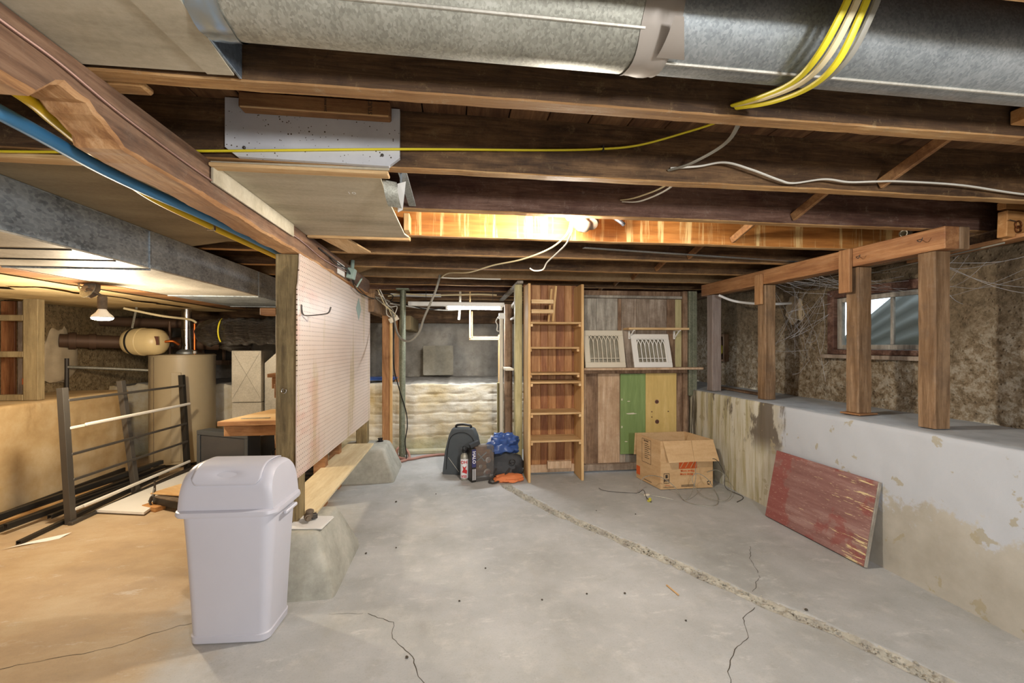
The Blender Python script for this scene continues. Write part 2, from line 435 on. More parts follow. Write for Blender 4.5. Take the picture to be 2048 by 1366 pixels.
# rough walls
def rubble(name, lo, hi, pale, dark, zsplit):
    t = NT(name); X, Y, Z = t.sep(); co = t.coord(rnd=False)
    a = t.noise(co, 2.5, 9, .68); b = t.noise(co, 24, 9, .78)
    v = t.n('TexVoronoi'); v.inputs['Scale'].default_value = 38; t.l(co, v.inputs['Vector'])
    c = t.ramp(b, ((.3, dark), (.5, lo), (.7, hi)))
    zz = t.math('ADD', Z, t.math('MULTIPLY', t.math('SUBTRACT', a, .5), 1.0))
    c = t.mix(t.math('MULTIPLY', t.math('SUBTRACT', 1., t.step(zz, zsplit-.15, zsplit+.25)), .85), c, t.ramp(b, ((.32, dark), (.40, lo), (.48, hi), (.58, pale))))
    c = t.mix(t.math('MULTIPLY', t.step(a, .58, .72), .3), c, dark)
    ag = t.step(v.outputs['Distance'], .0, .35)
    c = t.mix(t.math('MULTIPLY', t.math('SUBTRACT', 1., ag), .3), c, dark)
    t.bump(t.math('ADD', t.math('MULTIPLY', ag, -.5), b), .9, .035)
    return t.done(c, .92)
rubble('rubble_right', '#8a775c', '#ab9678', '#d2c6b0', '#54452f', 1.18)
rubble('rubble_left', '#8d7856', '#aa9068', '#c4ad84', '#4c3c28', 1.15)
t = NT('ledge_back'); co = t.coord(rnd=False); X, Y, Z = t.sep()
a = t.noise(co, 2.6, 8, .65); b = t.noise(t.coord((.6, 1, 2), False), 7, 8, .7); fi = t.noise(co, 40, 5, .7)
c = t.ramp(a, ((.3, '#bda678'), (.45, '#cfc0a0'), (.58, '#d8d0be'), (.75, '#dfdcd0')))
c = t.mix(t.math('MULTIPLY', t.step(b, .5, .7), .5), c, '#a89468')
c = t.mix(t.math('MULTIPLY', t.math('SUBTRACT', 1., t.step(Z, .08, .22)), .45), c, '#8f9a80')
t.bump(t.math('ADD', b, t.math('MULTIPLY', fi, .5)), .5, .015); t.done(c, .88)
t = NT('wall_back_plaster'); co = t.coord(rnd=False); X, Y, Z = t.sep()
a = t.noise(co, 2.2, 9, .66); b = t.noise(co, 12, 8, .7)
c = t.ramp(a, ((.3, '#7a746a'), (.5, '#9d978c'), (.68, '#b8b2a6')))
c = t.mix(t.math('MULTIPLY', t.step(b, .5, .7), .35), c, '#5e564a')
t.bump(b, .4, .012); t.done(c, .9)
t = NT('ledge_left'); co = t.coord(rnd=False)
a = t.noise(co, 2.0, 8, .66); b = t.noise(t.coord((1, 1, .5), False), 6, 8, .7)
c = t.ramp(a, ((.3, '#a58658'), (.5, '#bfa377'), (.7, '#d2bf9b')))
c = t.mix(t.math('MULTIPLY', t.step(b, .55, .72), .45), c, '#8a6a40'); t.bump(b, .3, .01); t.done(c, .85)
plain('wall_plain', '#8f8878', .9)
# speckled laminate, pegboard, red board
t = NT('speckled'); co = t.coord()
v = t.n('TexVoronoi'); v.inputs['Scale'].default_value = 75; t.l(co, v.inputs['Vector'])
rr = t.math('MULTIPLY', t.noise(co, 30, 2), .42)
c = t.mix(t.math('LESS_THAN', v.outputs['Distance'], t.math('SUBTRACT', rr, .09)), t.ramp(t.noise(co, 6), ((.4, '#b9babf'), (.7, '#c9cacd'))), '#4a3c2c'); t.done(c, .5)
t = NT('pegboard'); X, Y, Z = t.sep()
def cell(q): return t.math('SUBTRACT', t.math('FRACT', t.math('MULTIPLY', q, 1/.0254)), .5)
dd = t.math('SQRT', t.math('ADD', t.math('POWER', t.math('ABSOLUTE', cell(Y)), 2.), t.math('POWER', t.math('ABSOLUTE', cell(Z)), 2.)))
hole = t.math('LESS_THAN', dd, .125)
n1 = t.noise(t.coord((1, 2.2, .35), False), 2.4, 5, .6); n2 = t.noise(t.coord((1, .8, 1.6), False, (0, 4, 7)), 2.1, 5, .6)
c = t.mix(t.math('MULTIPLY', t.step(n1, .56, .66), .55), t.ramp(n2, ((.35, '#d2bfb2'), (.6, '#d9cabf'))), '#b3a06c')
edge = t.math('SUBTRACT', 1., t.step(Y, -.72, -.35))
c = t.mix(t.math('MULTIPLY', t.math('MULTIPLY', edge, t.step(n2, .48, .62)), .5), c, '#c8917f')
c = t.mix(hole, c, '#4a3524'); t.bump(t.math('MULTIPLY', hole, -1.), .6, .004)
t.done(c, .38, 0, .5)
t = NT('red_board'); co = t.coord((14, 1, 14))
g = t.noise(t.coord((10, 1, 10)), 2.4, 7, .65); wv = t.noise(t.coord((16, 1.4, 16)), 5, 5, .65); n2 = t.noise(t.coord(), 4.5, 5, .6)
c = t.ramp(g, ((.3, '#7d5852'), (.5, '#8e6862'), (.72, '#a88a82')))
c = t.mix(t.math('MULTIPLY', t.step(n2, .5, .56), .6), c, '#8e4640')
X, Y, Z = t.sep(); ed = t.step(t.math('MULTIPLY', Y, -1.), -.1, .33)
c = t.mix(t.step(t.math('ADD', wv, t.math('MULTIPLY', ed, .11)), .68, .72), c, '#d8c494')
fk = t.noise(t.coord((30, 5, 30)), 6, 3, .6); c = t.mix(t.math('MULTIPLY', t.step(fk, .62, .68), .6), c, '#c8ac98')
t.bump(g, .2, .004); t.done(c, .6)
t = NT('window_glass'); t.b.inputs['Transmission Weight'].default_value = 1.; t.b.inputs['IOR'].default_value = 1.1
t.done('#eef2f2', t.math('ADD', t.math('MULTIPLY', t.noise(t.coord(), 8), .12), .02), 0, .5)
t = NT('clear_plastic'); t.b.inputs['Transmission Weight'].default_value = .85; t.b.inputs['IOR'].default_value = 1.1
t.done('#cfcac6', .12, 0, .5)
t = NT('black_film'); co = t.coord((1, 1, 1)); a = t.noise(t.coord((2, 2, 9)), 5, 6, .65, 1.2); t.bump(a, 1., .05); t.done('#2a241f', .2, 0, .9)
emit('bulb_warm', '#fff0d4', 60); emit('bulb_white', '#fff4e0', 25); emit('tube_white', '#f4f8ff', 45)
plain('outside_ground', '#7a7a6a', .95); plain('well_steel', '#7d807a', .6, .2); plain('siding', '#c9ccd0', .7)

# ================================================================ STRUCTURE
ZJ = 1.77          # underside of the joists
ZC = 1.96          # underside of the subfloor
def rough(name, mapf, u0, u1, v0, v1, du, dv, amp, freq, thick, mat, holes=(), extra=None):
    """slab with a displaced front face; mapf(u, v, d) -> xyz with d metres out of the face"""
    nu = max(1, round((u1-u0)/du)); nv = max(1, round((v1-v0)/dv))
    us = [u0+(u1-u0)*i/nu for i in range(nu+1)]; vs = [v0+(v1-v0)*j/nv for j in range(nv+1)]
    for a, b, c, d in holes:
        for L, q in ((us, a), (us, b), (vs, c), (vs, d)):
            k = min(range(len(L)), key=lambda i: abs(L[i]-q)); L[k] = q
    V = []; N = len(us)
    for side in (0, 1):
        for v in vs:
            for u in us:
                if side: V.append(mapf(u, v, -thick)); continue
                p = Vector((u*freq, v*freq, 3.7))
                d = amp*(noise.noise(p)+.55*noise.noise(p*2.3)+.4*noise.noise(p*5.1)+.3*noise.noise(p*11))
                for a, b, c, e in holes:
                    if a-.02 <= u <= b+.02 and c-.02 <= v <= e+.02: d *= .2
                if extra: d += extra(u, v)
                V.append(mapf(u, v, d))
    S = N*len(vs); Fc = []; cnt = {}
    for j in range(len(vs)-1):
        for i in range(N-1):
            cu, cv = (us[i]+us[i+1])/2, (vs[j]+vs[j+1])/2
            if any(a < cu < b and c < cv < d for a, b, c, d in holes): continue
            q = (j*N+i, j*N+i+1, (j+1)*N+i+1, (j+1)*N+i)
            Fc.append(q); Fc.append(tuple(k+S for k in q[::-1]))
            for k in range(4):
                e = (q[k], q[(k+1) % 4]); r = (e[1], e[0])
                if r in cnt: del cnt[r]
                else: cnt[e] = 1
    for a, b in cnt: Fc.append((b, a, a+S, b+S))
    return struct(mesh(name, (V, Fc), mat, None, 'all', org=(0, 0, 0)))

# floor: one slab, with the broken-out trench across it
GP = [(1.98, .7), (1.70, 1.31), (1.583, 1.566), (1.375, 1.882), (1.102, 2.356), (.676, 3.059), (.44, 3.60), (.40, 3.75)]
def gx(y):
    if y <= GP[0][1]: return GP[0][0]+(GP[0][1]-y)*.5
    for (a, b), (c, d) in zip(GP, GP[1:]):
        if y <= d: return a+(c-a)*(y-b)/(d-b)
    return GP[-1][0]
rows = [-1.8, -1, -.3, .3, .7]+[.8+i*.0125 for i in range(233)]+[3.75, 4.2, 4.8, 5.4, 6.4]
HW = .075
offs = [-HW+i*HW*2/22 for i in range(23)]
V, Fc, mi = [], [], []
for y in rows:
    g = gx(y); live = 1 if .78 < y < 3.66 else 0
    g += .012*nz(y*4, 1)
    cols = [-3.8+(g-HW+3.8)*i/14 for i in range(14)]
    for x in cols: V.append((x, y, 0))
    for o in offs:
        w = max(0, 1-abs(o)/(.050+.022*nz(y*6, 9)))
        d = live*(min(1, w*2.2)*(-.014+.026*nz(o*40, y*22, 2)+.016*nz(o*110, y*70, 4))-.012*math.exp(-((o+.028)/.008)**2)*(nz(y*9, 5) > -.2))
        V.append((g+o, y, d))
    for i in range(1, 7): V.append((g+HW+(2.4-g-HW)*i/6, y, 0))
N = 14+23+6
for j in range(len(rows)-1):
    for i in range(N-1):
        Fc.append((j*N+i, j*N+i+1, (j+1)*N+i+1, (j+1)*N+i))
        mi.append(1 if .75 < rows[j] < 3.68 and 16 <= i <= 32 and abs(offs[i-14]) < .042+.02*nz(rows[j]*6, 9) else 0)
fl = struct(mesh('floor', (V, Fc), ['floor_concrete', 'concrete_dust'], None, 'all', org=(0, 0, 0)))
fl.data.polygons.foreach_set('material_index', mi)
def crack(pts, w=.004):
    P = []
    for (a, b), (c, d) in zip(pts, pts[1:]):
        n = max(2, int(math.hypot(c-a, d-b)/.02))
        for k in range(n): P.append((a+(c-a)*k/n+.010*nz(a+k*.7, b, 3)+.006*nz(k*1.9, a*7, 8), b+(d-b)*k/n+.010*nz(k*.6, b*5, 6)))
    V, Fc = [], []
    for i, (x, y) in enumerate(P):
        q = P[min(i+1, len(P)-1)]; r = P[max(0, i-1)]; t = Vector((q[0]-r[0], q[1]-r[1])).normalized()
        ww = w*(.35+.65*abs(nz(i*.31, w*900, 1))*1.6)
        V += [(x-t.y*ww/2, y+t.x*ww/2, .0008), (x+t.y*ww/2, y-t.x*ww/2, .0008)]
    Fc = [(2*i, 2*i+1, 2*i+3, 2*i+2) for i in range(len(P)-1)]
    mesh('crack', (V, Fc), 'pebble', fl)
crack([(-.38, 1.98), (-.26, 1.90), (-.25, 1.80), (-.16, 1.69), (-.13, 1.58), (-.05, 1.48)])
crack([(1.72, 2.35), (1.62, 2.22), (1.55, 2.05)], .003)
crack([(1.55, 2.05), (1.40, 1.90)], .003)
crack([(1.34, 1.80), (1.24, 1.74), (1.18, 1.62), (1.08, 1.56), (.98, 1.46), (.94, 1.36)])
crack([(-1.9, 1.70), (-1.6, 1.83), (-1.35, 1.88), (-1.15, 2.0), (-1.03, 2.02)], .003)
crack([(-.55, 2.0), (-.45, 1.99), (-.38, 1.98)], .002)

# loose crumbs of the broken-out strip
rs = random.Random(21); bits = []
for _ in range(420):
    y = rs.uniform(.9, 3.6); r = rs.uniform(.002, .0075); o = rs.gauss(0, .026)
    v, f = blob((0, 0, 0), r, r*rs.uniform(.6, 1), r*.6, rs.random()*9, .5, 5, 6)
    bits.append(mv((v, f), gx(y)+o, y, -.004+.5*r))
tb = mesh('rubble', merge(*bits), 'concrete_dust', fl); tb['kind'] = 'stuff'
# right: rough upper wall, painted ledge in front of it
HOLE_W = (2.24, 3.0, 1.11, 1.60); HOLE_V = (4.24, 4.52, 1.01, 1.30)
rough('wall_right', lambda u, v, d: (2.85-d, u, v), -1.8, 6.4, .70, 1.72, .022, .020, .022, 6, .07, 'rubble_right', (HOLE_W, HOLE_V))
def ledge(name, mapf, u0, u1, depth, h, mats, amp=.006, lines=(), top_amp=.004):
    NP = 60 if lines else 26
    prof = [(0, h*i/NP) for i in range(NP)]+[(.002, h-.006), (.008, h)]+[(.008+(depth-.008)*i/8, h) for i in range(1, 9)]
    nu = round((u1-u0)/.03); V, Fc, mi = [], [], []
    for i in range(nu+1):
        u = u0+(u1-u0)*i/nu
        for k, (d, z) in enumerate(prof):
            p = Vector((u*4, z*4, 1.3)); n = noise.noise(p)+.5*noise.noise(p*3)+.4*noise.noise(p*8)
            if z < h-.001:
                dd = d-amp*n+sum(.013*max(0, 1-abs(z-q-.016*nz(u*2.2, q*9)-.010*nz(u*9, q))/.011)*(nz(u*1.7, q*13) > -.35) for q in lines)
                V.append(mapf(u, dd, z))
            else: V.append(mapf(u, d-(amp*n if d < .01 else 0), z+top_amp*n))
    m = len(prof)
    for i in range(nu):
        for k in range(m-1):
            Fc.append((i*m+k, (i+1)*m+k, (i+1)*m+k+1, i*m+k+1)); mi.append(1 if k >= NP+1 else 0)
    o = struct(mesh(name, (V, Fc), mats, None, 'all', org=(0, 0, 0)))
    o.data.polygons.foreach_set('material_index', mi)
    return o
ledge('wall_right_ledge', lambda u, d, z: (2.255+d, u, z), -1.8, 6.2, .6, .757, ['ledge_paint', 'ledge_top'], .005)
# back: plaster wall above a board-formed ledge
rough('wall_back', lambda u, v, d: (u, 6.2-d, v), -3.9, 2.9, .6, 1.50, .06, .05, .012, 3, .3, 'wall_back_plaster')
ledge('wall_back_ledge', lambda u, d, z: (u, 4.9+d, z), -2.16, 1.3, 1.32, .755, ['ledge_back', 'wall_back_plaster'], .014, (.18, .32, .43, .55, .64), .025)
ledge('wall_back_ledge_left', lambda u, d, z: (u, 5.16+d, z), -3.8, -2.0, 1.06, .75, ['ledge_back', 'wall_back_plaster'], .014, (), .025)
struct(mesh('wall_back_ledge_end', bx(-2.17, -2.155, 4.905, 5.2, 0, .75, .004), 'ledge_back'))
struct(mesh('baseboard_back', bx(-.55, .62, 4.80, 4.89, 0, .045, .01), 'ledge_back'))
# left: rubble wall above a plastered ledge
rough('wall_left', lambda u, v, d: (-3.66+d, u, v), -1.8, 6.4, -.02, 1.96, .05, .05, .018, 4, .3, 'rubble_left', extra=lambda u, v: .05*math.exp(-((u-4.55)/.25)**2-((v-1.15)/.2)**2))
ledge('wall_left_ledge', lambda u, d, z: (-3.1-d, u, z), -1.8, 4.6, .58, .755, ['ledge_left', 'ledge_left'], .008)
struct(mesh('wall_left_ledge_end', bx(-3.66, -3.105, 4.56, 4.62, 0, .75, .01), 'ledge_left'))
struct(mesh('wall_front', bx(-3.9, 3.1, -1.95, -1.78, -.02, 2.0, 0), 'wall_plain'))
# sill timbers that close the gap between walls and joists
struct(mesh('trim_1', bx(-3.9, 2.9, 6.12, 6.3, 1.49, 1.68, .006), 'joist_dark'))
struct(mesh('trim_2', bx(-3.9, 2.9, 6.2, 6.3, 1.68, 1.97, .004), 'joist_dark'))
struct(mesh('trim_3', bx(2.74, 2.98, -1.8, 6.3, 1.715, 1.775, .006), 'joist_dark'))
struct(mesh('trim_4', bx(2.86, 2.92, -1.8, 6.3, 1.77, 1.97, .004), 'joist_red'))
# subfloor of separate boards
ce = struct(mesh('ceiling', bx(-3.9, 3.1, -1.95, 6.4, ZC+.022, ZC+.06, 0), 'subfloor'))
x = -3.85
while x < 2.95:
    w = random.choice((.135, .14, .145)); mesh('plank', bx(x, x+w-.004, -1.85, 6.35, ZC, ZC+.02, .002), 'subfloor', ce); x += w

# joists
JL = ['ceiling joist nearest the camera, above the top right corner of the view',
      'dark ceiling joist just behind the round duct, with a cable bundle through it',
      'dark ceiling joist carrying the speckled white board and the long yellow cable',
      'dark mottled ceiling joist right in front of the lit orange joist',
      'orange ceiling joist with pale drip streaks, lit by the hanging lamp',
      'brown ceiling joist with the thin aluminium strip lying across it',
      'dark ceiling joist between the aluminium strip and the cable staples',
      'pale brown ceiling joist with white cable stapled along its edge',
      'ceiling joist right above the front of the tall bookcase',
      'ceiling joist just behind the bookcase top, over the closet opening',
      'ceiling joist above the rear ledge, next to the fluorescent tube',
      'rear ceiling joist above the leaning concrete slab',
      'last ceiling joist against the far sill timber']
JY = [.585, 1.037, 1.48, 1.915, 2.382, 2.865, 3.36, 3.84, 4.30, 4.76, 5.20, 5.62, 5.98]
JM = ['joist_dark', 'joist_dark', 'joist_dark', 'joist_red', 'joist_drip', 'joist_dark', 'joist_dark', 'joist_pale', 'joist_dark', 'joist_red', 'joist_dark', 'joist_dark', 'joist_dark']
def joist(y, m, w=.045):
    V, Fc, mi = [], [], []; n = 130
    for i in range(n+1):
        x = -3.75+(2.86+3.75)*i/n
        zb = ZJ+.003*nz(x*3, y*7)+.002*nz(x*17, y)
        b = .003+.003*abs(nz(x*9, y*3, 4))
        for p in ((y, ZC), (y, zb+b), (y+b, zb), (y+w-b, zb), (y+w, zb+b), (y+w, ZC)): V.append((x,)+p)
    for i in range(n):
        for k in range(6):
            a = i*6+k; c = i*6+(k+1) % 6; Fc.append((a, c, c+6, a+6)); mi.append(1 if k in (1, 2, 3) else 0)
    Fc += [tuple(range(6)), tuple(n*6+k for k in range(6))]; mi += [0, 0]
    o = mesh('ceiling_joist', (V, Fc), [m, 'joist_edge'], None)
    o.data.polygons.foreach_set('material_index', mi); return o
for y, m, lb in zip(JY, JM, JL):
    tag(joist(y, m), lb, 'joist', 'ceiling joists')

# beams
def rough_beam(name, x0, x1, y0, y1, z0, z1, label, mats, amp=.006, notch=None, axis='y'):
    n = int((y1-y0)/.02); V, Fc, mi = [], [], []
    for i in range(n+1):
        y = y0+(y1-y0)*i/n; e = amp*nz(y*5, x0*3); f = amp*nz(y*7, 4+z0)
        zb = z0+f+.35*amp*nz(y*31, z0); xb = x0+e; bo = .55*amp*abs(nz(y*23, 7))
        if notch and notch[0] < y < notch[1]: zb += notch[2]*min(1, (y-notch[0])/.03, (notch[1]-y)/.10+.15)*(1+.25*nz(y*40, 3)); xb += .012
        b = .006+.008*abs(nz(y*6, 2, z0))
        for p in ((x0, z1), (xb, zb+b), (xb+b, zb), (x1-b-bo, zb), (x1-bo*.5, zb+b+bo), (x1, z1)): V.append((p[0], y, p[1]))
    for i in range(n):
        for k in range(6):
            a = i*6+k; c = i*6+(k+1) % 6; Fc.append((a, c, c+6, a+6)); mi.append(1 if k in (1, 2, 3) else 0)
    Fc += [tuple(range(6)), tuple(n*6+k for k in range(6))]; mi += [0, 0]
    o = tag(mesh(name, (V, Fc), mats), label, 'beam'); o.data.polygons.foreach_set('material_index', mi); return o
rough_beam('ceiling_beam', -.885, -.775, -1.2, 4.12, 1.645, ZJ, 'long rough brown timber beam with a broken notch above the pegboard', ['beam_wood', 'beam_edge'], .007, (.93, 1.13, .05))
rough_beam('ceiling_beam', -.83, -.73, 4.1, 5.35, 1.49, 1.69, 'rear timber beam section beyond the pegboard, behind the wires', ['post_wood', 'post_wood'])
rough_beam('ceiling_beam', -.63, -.50, 5.1, 6.15, 1.36, 1.52, 'short dark beam stub reaching to the back wall behind the steel pipe post', ['post_grey', 'post_grey'])

# ================================================================ POSTS, PIERS, PEGBOARD
def pier(x, y, hb, ht, h, label):
    rings = []
    for k, (s, z, r) in enumerate(((hb, 0, .03), (hb-.004, .03, .03), (ht+.012, h-.03, .03), (ht, h-.008, .03), (ht-.016, h, .03))):
        rings.append([(px+.004*nz(px*8, py*8, z*9), py+.004*nz(py*9, px*7, z*8+3), z) for px, py, z in rrect(x-s, x+s, y-s, y+s, r, z, 4)])
    return one('concrete_pier', loft(rings), 'pier', label, 'pier', 'concrete piers', 'y')
pier(-.845, 2.40, .285, .185, .272, 'tapered concrete pier beside the white trash can')
pier(-.81, 4.13, .29, .19, .272, 'tapered concrete pier at the far end of the pegboard')
def post(name, x0, x1, y0, y1, z0, z1, m, label, group=None, b=.006):
    n = int((z1-z0)/.06)+1; rings = []
    for i in range(n+1):
        z = z0+(z1-z0)*i/n; e = .002*nz(z*7, x0*5); f = .002*nz(z*6, y0*5, 3); c = b*(1+.5*nz(z*9, x0))
        rings.append([(x0+e, y0+c, z), (x0+c, y0+f, z), (x1-c, y0+f, z), (x1+e, y0+c, z), (x1+e, y1-c, z), (x1-c, y1+f, z), (x0+c, y1+f, z), (x0+e, y1-c, z)])
    return one(name, loft(rings), m, label, 'post', group)
post('timber_post', -.905, -.795, 2.345, 2.455, .272, 1.645, 'post_grey', 'weathered square timber post at the near end of the pegboard')
post('timber_post', -.905, -.805, 4.16, 4.26, .272, 1.645, 'post_grey', 'weathered square timber post at the far end of the pegboard')
post('timber_post', -.752, -.678, 4.66, 4.72, 0, 1.49, 'post_rust', 'reddish timber post behind the far concrete pier')
one('timber_post', bx(-.676, -.652, 4.66, 4.71, 0, 1.47), 'pine', 'narrow pale stud nailed to the side of the reddish post', 'post')
post('timber_post', -.70, -.655, 5.2, 5.29, .75, 1.5, 'post_rust', 'thin orange post standing on the back ledge behind the steel pipe post')
t = thing('steel_pipe_post', 'grey steel pipe post standing in front of the back ledge', 'post')
mesh('pipe', cyl((-.545, 4.62, 0), (-.535, 4.62, 1.77), .031, 20), 'steel_post', t, 'y')
mesh('top_plate', bx(-.60, -.47, 4.56, 4.68, 1.752, 1.7695), 'steel_post', t)

t = thing('pegboard', 'pinkish tan pegboard with stains hung between two timber posts', 'pegboard')
PB = (-.788, -.782)
n = 60; poly = [(2.29, .515)]
poly += [(4.175, .495), (4.175, 1.612), (2.335, 1.655), (2.333, 1.60), (2.322, 1.55), (2.315, 1.50), (2.300, 1.47)]
mesh('panel', prism(poly, *PB, axis='x'), 'pegboard', t, org=(-.785, 3.2, 0))
one('sticker', xf(bx(-.065, .065, -.0006, .0006, -.065, .065, 0), Matrix.Translation((-.7808, 3.69, 1.478)) @ rotm(0, 0, PI/2) @ rotm(0, PI/4, 0)), 'box_grey_green', 'pale green diamond shaped sticker on the pegboard', 'sticker')
t = thing('pegboard_hook', 'double wire utensil hook hanging on the pegboard', 'hook')
for dy in (0, .012):
    mesh('prong', tube([(-.781, 2.345+dy, 1.39), (-.777, 2.35+dy, 1.345), (-.76, 2.37+dy, 1.335), (-.69, 2.40+dy, 1.345), (-.665, 2.41+dy, 1.355), (-.655, 2.415+dy, 1.385)], .0025, 6), 'iron', t, 'y')
t = thing('metal_spring_hook', 'small metal eye screwed into the near pegboard post', 'hook')
mesh('eye', tube([(-.86+.012*math.cos(a), 2.335, .95+.012*math.sin(a)) for a in [i*PI/5 for i in range(11)]], .003, 6, 1), 'chrome', t, 'y')
mesh('shank', tube([(-.86, 2.348, .95), (-.86, 2.33, .95)], .003, 6, 1), 'chrome', t)
# plank shelf lying on the piers
one('plank', prism([(-.925, 2.30), (-.775, 2.36), (-.738, 2.34), (-.74, 4.0), (-.76, 4.09), (-.98, 4.07), (-.99, 2.30)], .274, .289, 'z') if False else bx(-.97, -.735, 2.46, 4.10, .274, .290, .002), 'ply', 'long pale plank lying across the concrete piers under the pegboard', 'plank')
t = thing('paper_pad', 'white paper sheet lying on the near concrete pier', 'paper')
mesh('sheet', xf(bx(-.085, .085, -.075, .075, 0, .004, .001), Matrix.Translation((-.725, 2.33, .2745)) @ rotm(0, 0, -.12)), 'paper', t)
mesh('sheet', xf(bx(-.085, .085, -.075, .075, 0, .0015, 0), Matrix.Translation((-.732, 2.333, .2795)) @ rotm(.02, 0, -.16)), 'paper', t)
t = thing('valve_fitting', 'small grey brass valve fitting on the white paper', 'valve')
mesh('body', lathe([(.011, -.035), (.013, -.03), (.013, -.012), (.017, -.01), (.017, .012), (.012, .014), (.012, .03)], 14, (-.745, 2.335, .304), rotm(PI/2, 0, .5)), 'stained_metal', t, 'y')
mesh('stem', lathe([(.014, .30), (.016, .305), (.016, .325), (.02, .327), (.02, .335), (.012, .34)], 12, (-.738, 2.345, 0)), 'stained_metal', t, 'y')
mesh('nut', ob((-.722, 2.36, .300), .03, .026, .026, 0, 0, .6), 'iron', t)
t = thing('plug_cap', 'black plastic plug cap on the far concrete pier', 'cap')
mesh('base', lathe([(.028, .2735), (.028, .281), (.02, .283), (.02, .297), (.024, .299), (.024, .305), (.008, .308)], 16, (-.70, 4.24, 0)), 'black_plastic', t, 'y')

# ================================================================ TRASH CAN
t = thing('trash_can', 'white plastic swing lid trash can in the foreground', 'trash can', None, (-.885, 1.955, 0), (0, 0, -.06))
rings = []
for z, hw, hd, r in ((0, .135, .088, .03), (.004, .152, .103, .035), (.03, .154, .105, .036), (.034, .150, .102, .036), (.20, .158, .108, .04), (.36, .167, .115, .044), (.515, .177, .123, .048), (.53, .178, .124, .048)):
    rings.append(rrect(-hw, hw, -hd, hd, r, z, 6))
mesh('body', loft(rings), 'white_plastic', t, 'y')
rim = [rrect(-a, a, -b, b, .05, z, 6) for a, b, z in ((.178, .124, .512), (.194, .140, .512), (.197, .143, .520), (.195, .141, .532), (.184, .130, .538), (.16, .11, .538))]
lid = mesh('lid_rim', loft(rim), 'white_plastic', t, 'y')
NV, NU = 26, 20
def lid_pt(u, v, off=0.):
    # u across (x), v over the arc (front to back)
    a = PI*v; sx = 2*u-1
    side = 1-max(0, abs(sx)-.80)/.20
    k = math.sqrt(max(0, 1-(1-side)**2*.72)) if side < 1 else 1
    cy = -math.copysign(abs(math.cos(a))**.72, math.cos(a)); cz = abs(math.sin(a))**.62
    return (sx*(.181-.014*cz)*(1-.0*k)+0, cy*(.126+off)*(.86+.14*k), .535+cz*(.168+off)*(.80+.20*k))
lidm = mesh('lid', grid(NU*2, NV, lambda u, v: lid_pt(u, v)), 'white_plastic', t, 'y')
for e in (0, 1):
    mesh('lid_side', ([lid_pt(e, j/NV) for j in range(NV+1)], [tuple(range(NV+1))]), 'white_plastic', lidm, 'y')
def flap(u, v):
    uu = .115+.77*u; vv = .13+.50*v
    # rounded corners
    du = min(u, 1-u); dv = v
    if dv < .18 and du < .10: vv = .13+.50*(v+(.18-dv)*.75*(1-du/.10)**2)
    x, y, z = lid_pt(uu, vv, .0035)
    g = math.exp(-((u-.48)/.17)**2-((v-.22)/.075)**2)
    return (x, y+.012*g, z-.006*g)
V, Fc = grid(30, 24, flap)
fo = mesh('swing_flap', (V, Fc), 'white_plastic', lidm, 'all')
so = fo.modifiers.new('thick', 'SOLIDIFY'); so.thickness = .004; so.offset = 0
mesh('handle', bx(.188, .204, -.05, .055, .487, .502, .004), 'white_plastic', t)
mesh('handle', bx(-.204, -.188, -.05, .055, .487, .502, .004), 'white_plastic', t)

# ================================================================ RED BOARD
M = Matrix.Translation((2.15, 2.39, 0)) @ Matrix.Rotation(math.radians(13.5), 4, 'Y')
rb = thing('leaning_board', 'worn red painted wooden board leaning against the ledge wall', 'board', None, (2.14, 2.395, .006), (0, math.radians(11.5), math.radians(2.0)))
mesh('panel', bx(-.009, .009, -.355, .355, 0, .455, .003), 'red_board', rb, org=(0, 0, .2))
mesh('edge_strip', bx(-.010, .010, -.361, -.355, 0, .455, .002), 'old_board_grey', rb)

# ================================================================ TALL BOOKCASE
t = thing('bookcase', 'tall narrow open wooden bookcase with cedar plank back', 'bookcase')
SY0, SY1 = 3.68, 3.93
mesh('side', bx(.622, .644, SY0, SY1-.004, 0, 1.715), 'pine', t)
mesh('side', bx(1.092, 1.116, SY0, SY1-.004, 0, 1.715), 'pine', t)
x = .622; k = 0
while x < 1.115:
    w = min((.075, .082, .07)[k % 3], 1.118-x); mesh('back_plank', bx(x, x+w-.0008, SY1-.002, SY1+.016, .02, 1.735, .003), 'cedar' if k % 2 else 'cedar_dark', t); x += w; k += 1
for z, y0, m in ((1.385, SY0, 'shelf_wood'), (1.168, SY0+.06, 'old_board_tan'), (.940, SY0+.05, 'shelf_wood'), (.868, SY0, 'shelf_wood'), (.600, SY0-.004, 'shelf_wood'), (.362, SY0-.004, 'shelf_wood')):
    mesh('shelf', bx(.645, 1.091, y0, SY1-.004, z-.018, z, .003), 'shelf_wood', t)
    for s in (.645, 1.071): mesh('cleat', bx(s, s+.02, y0+.004, SY1-.006, z-.042, z-.019, .002), 'pine_y', t)
mesh('kick_board', bx(.645, 1.091, SY1-.03, SY1-.006, .02, .09), 'old_board_tan', t)
mesh('block', bx(.83, 1.05, SY1-.08, SY1-.031, .065, .13), 'old_board_tan', t)
t = thing('small_wood_rack', 'little ladder like wooden rack standing in the top compartment of the bookcase', 'rack')
mesh('upright', bar((.842, SY0+.02, 1.386), (.873, SY0+.03, 1.70), .016, .02), 'pine', t)
mesh('upright', bar((.815, SY0+.07, 1.386), (.845, SY0+.08, 1.68), .014, .018), 'pine', t)
for z in (1.47, 1.555):
    mesh('slat', bx(.652, .852, SY0+.012, SY0+.075, z, z+.016), 'pine_x', t); mesh('slat_lip', bx(.652, .846, SY0+.006, SY0+.012, z-.012, z+.022), 'pine_x', t)

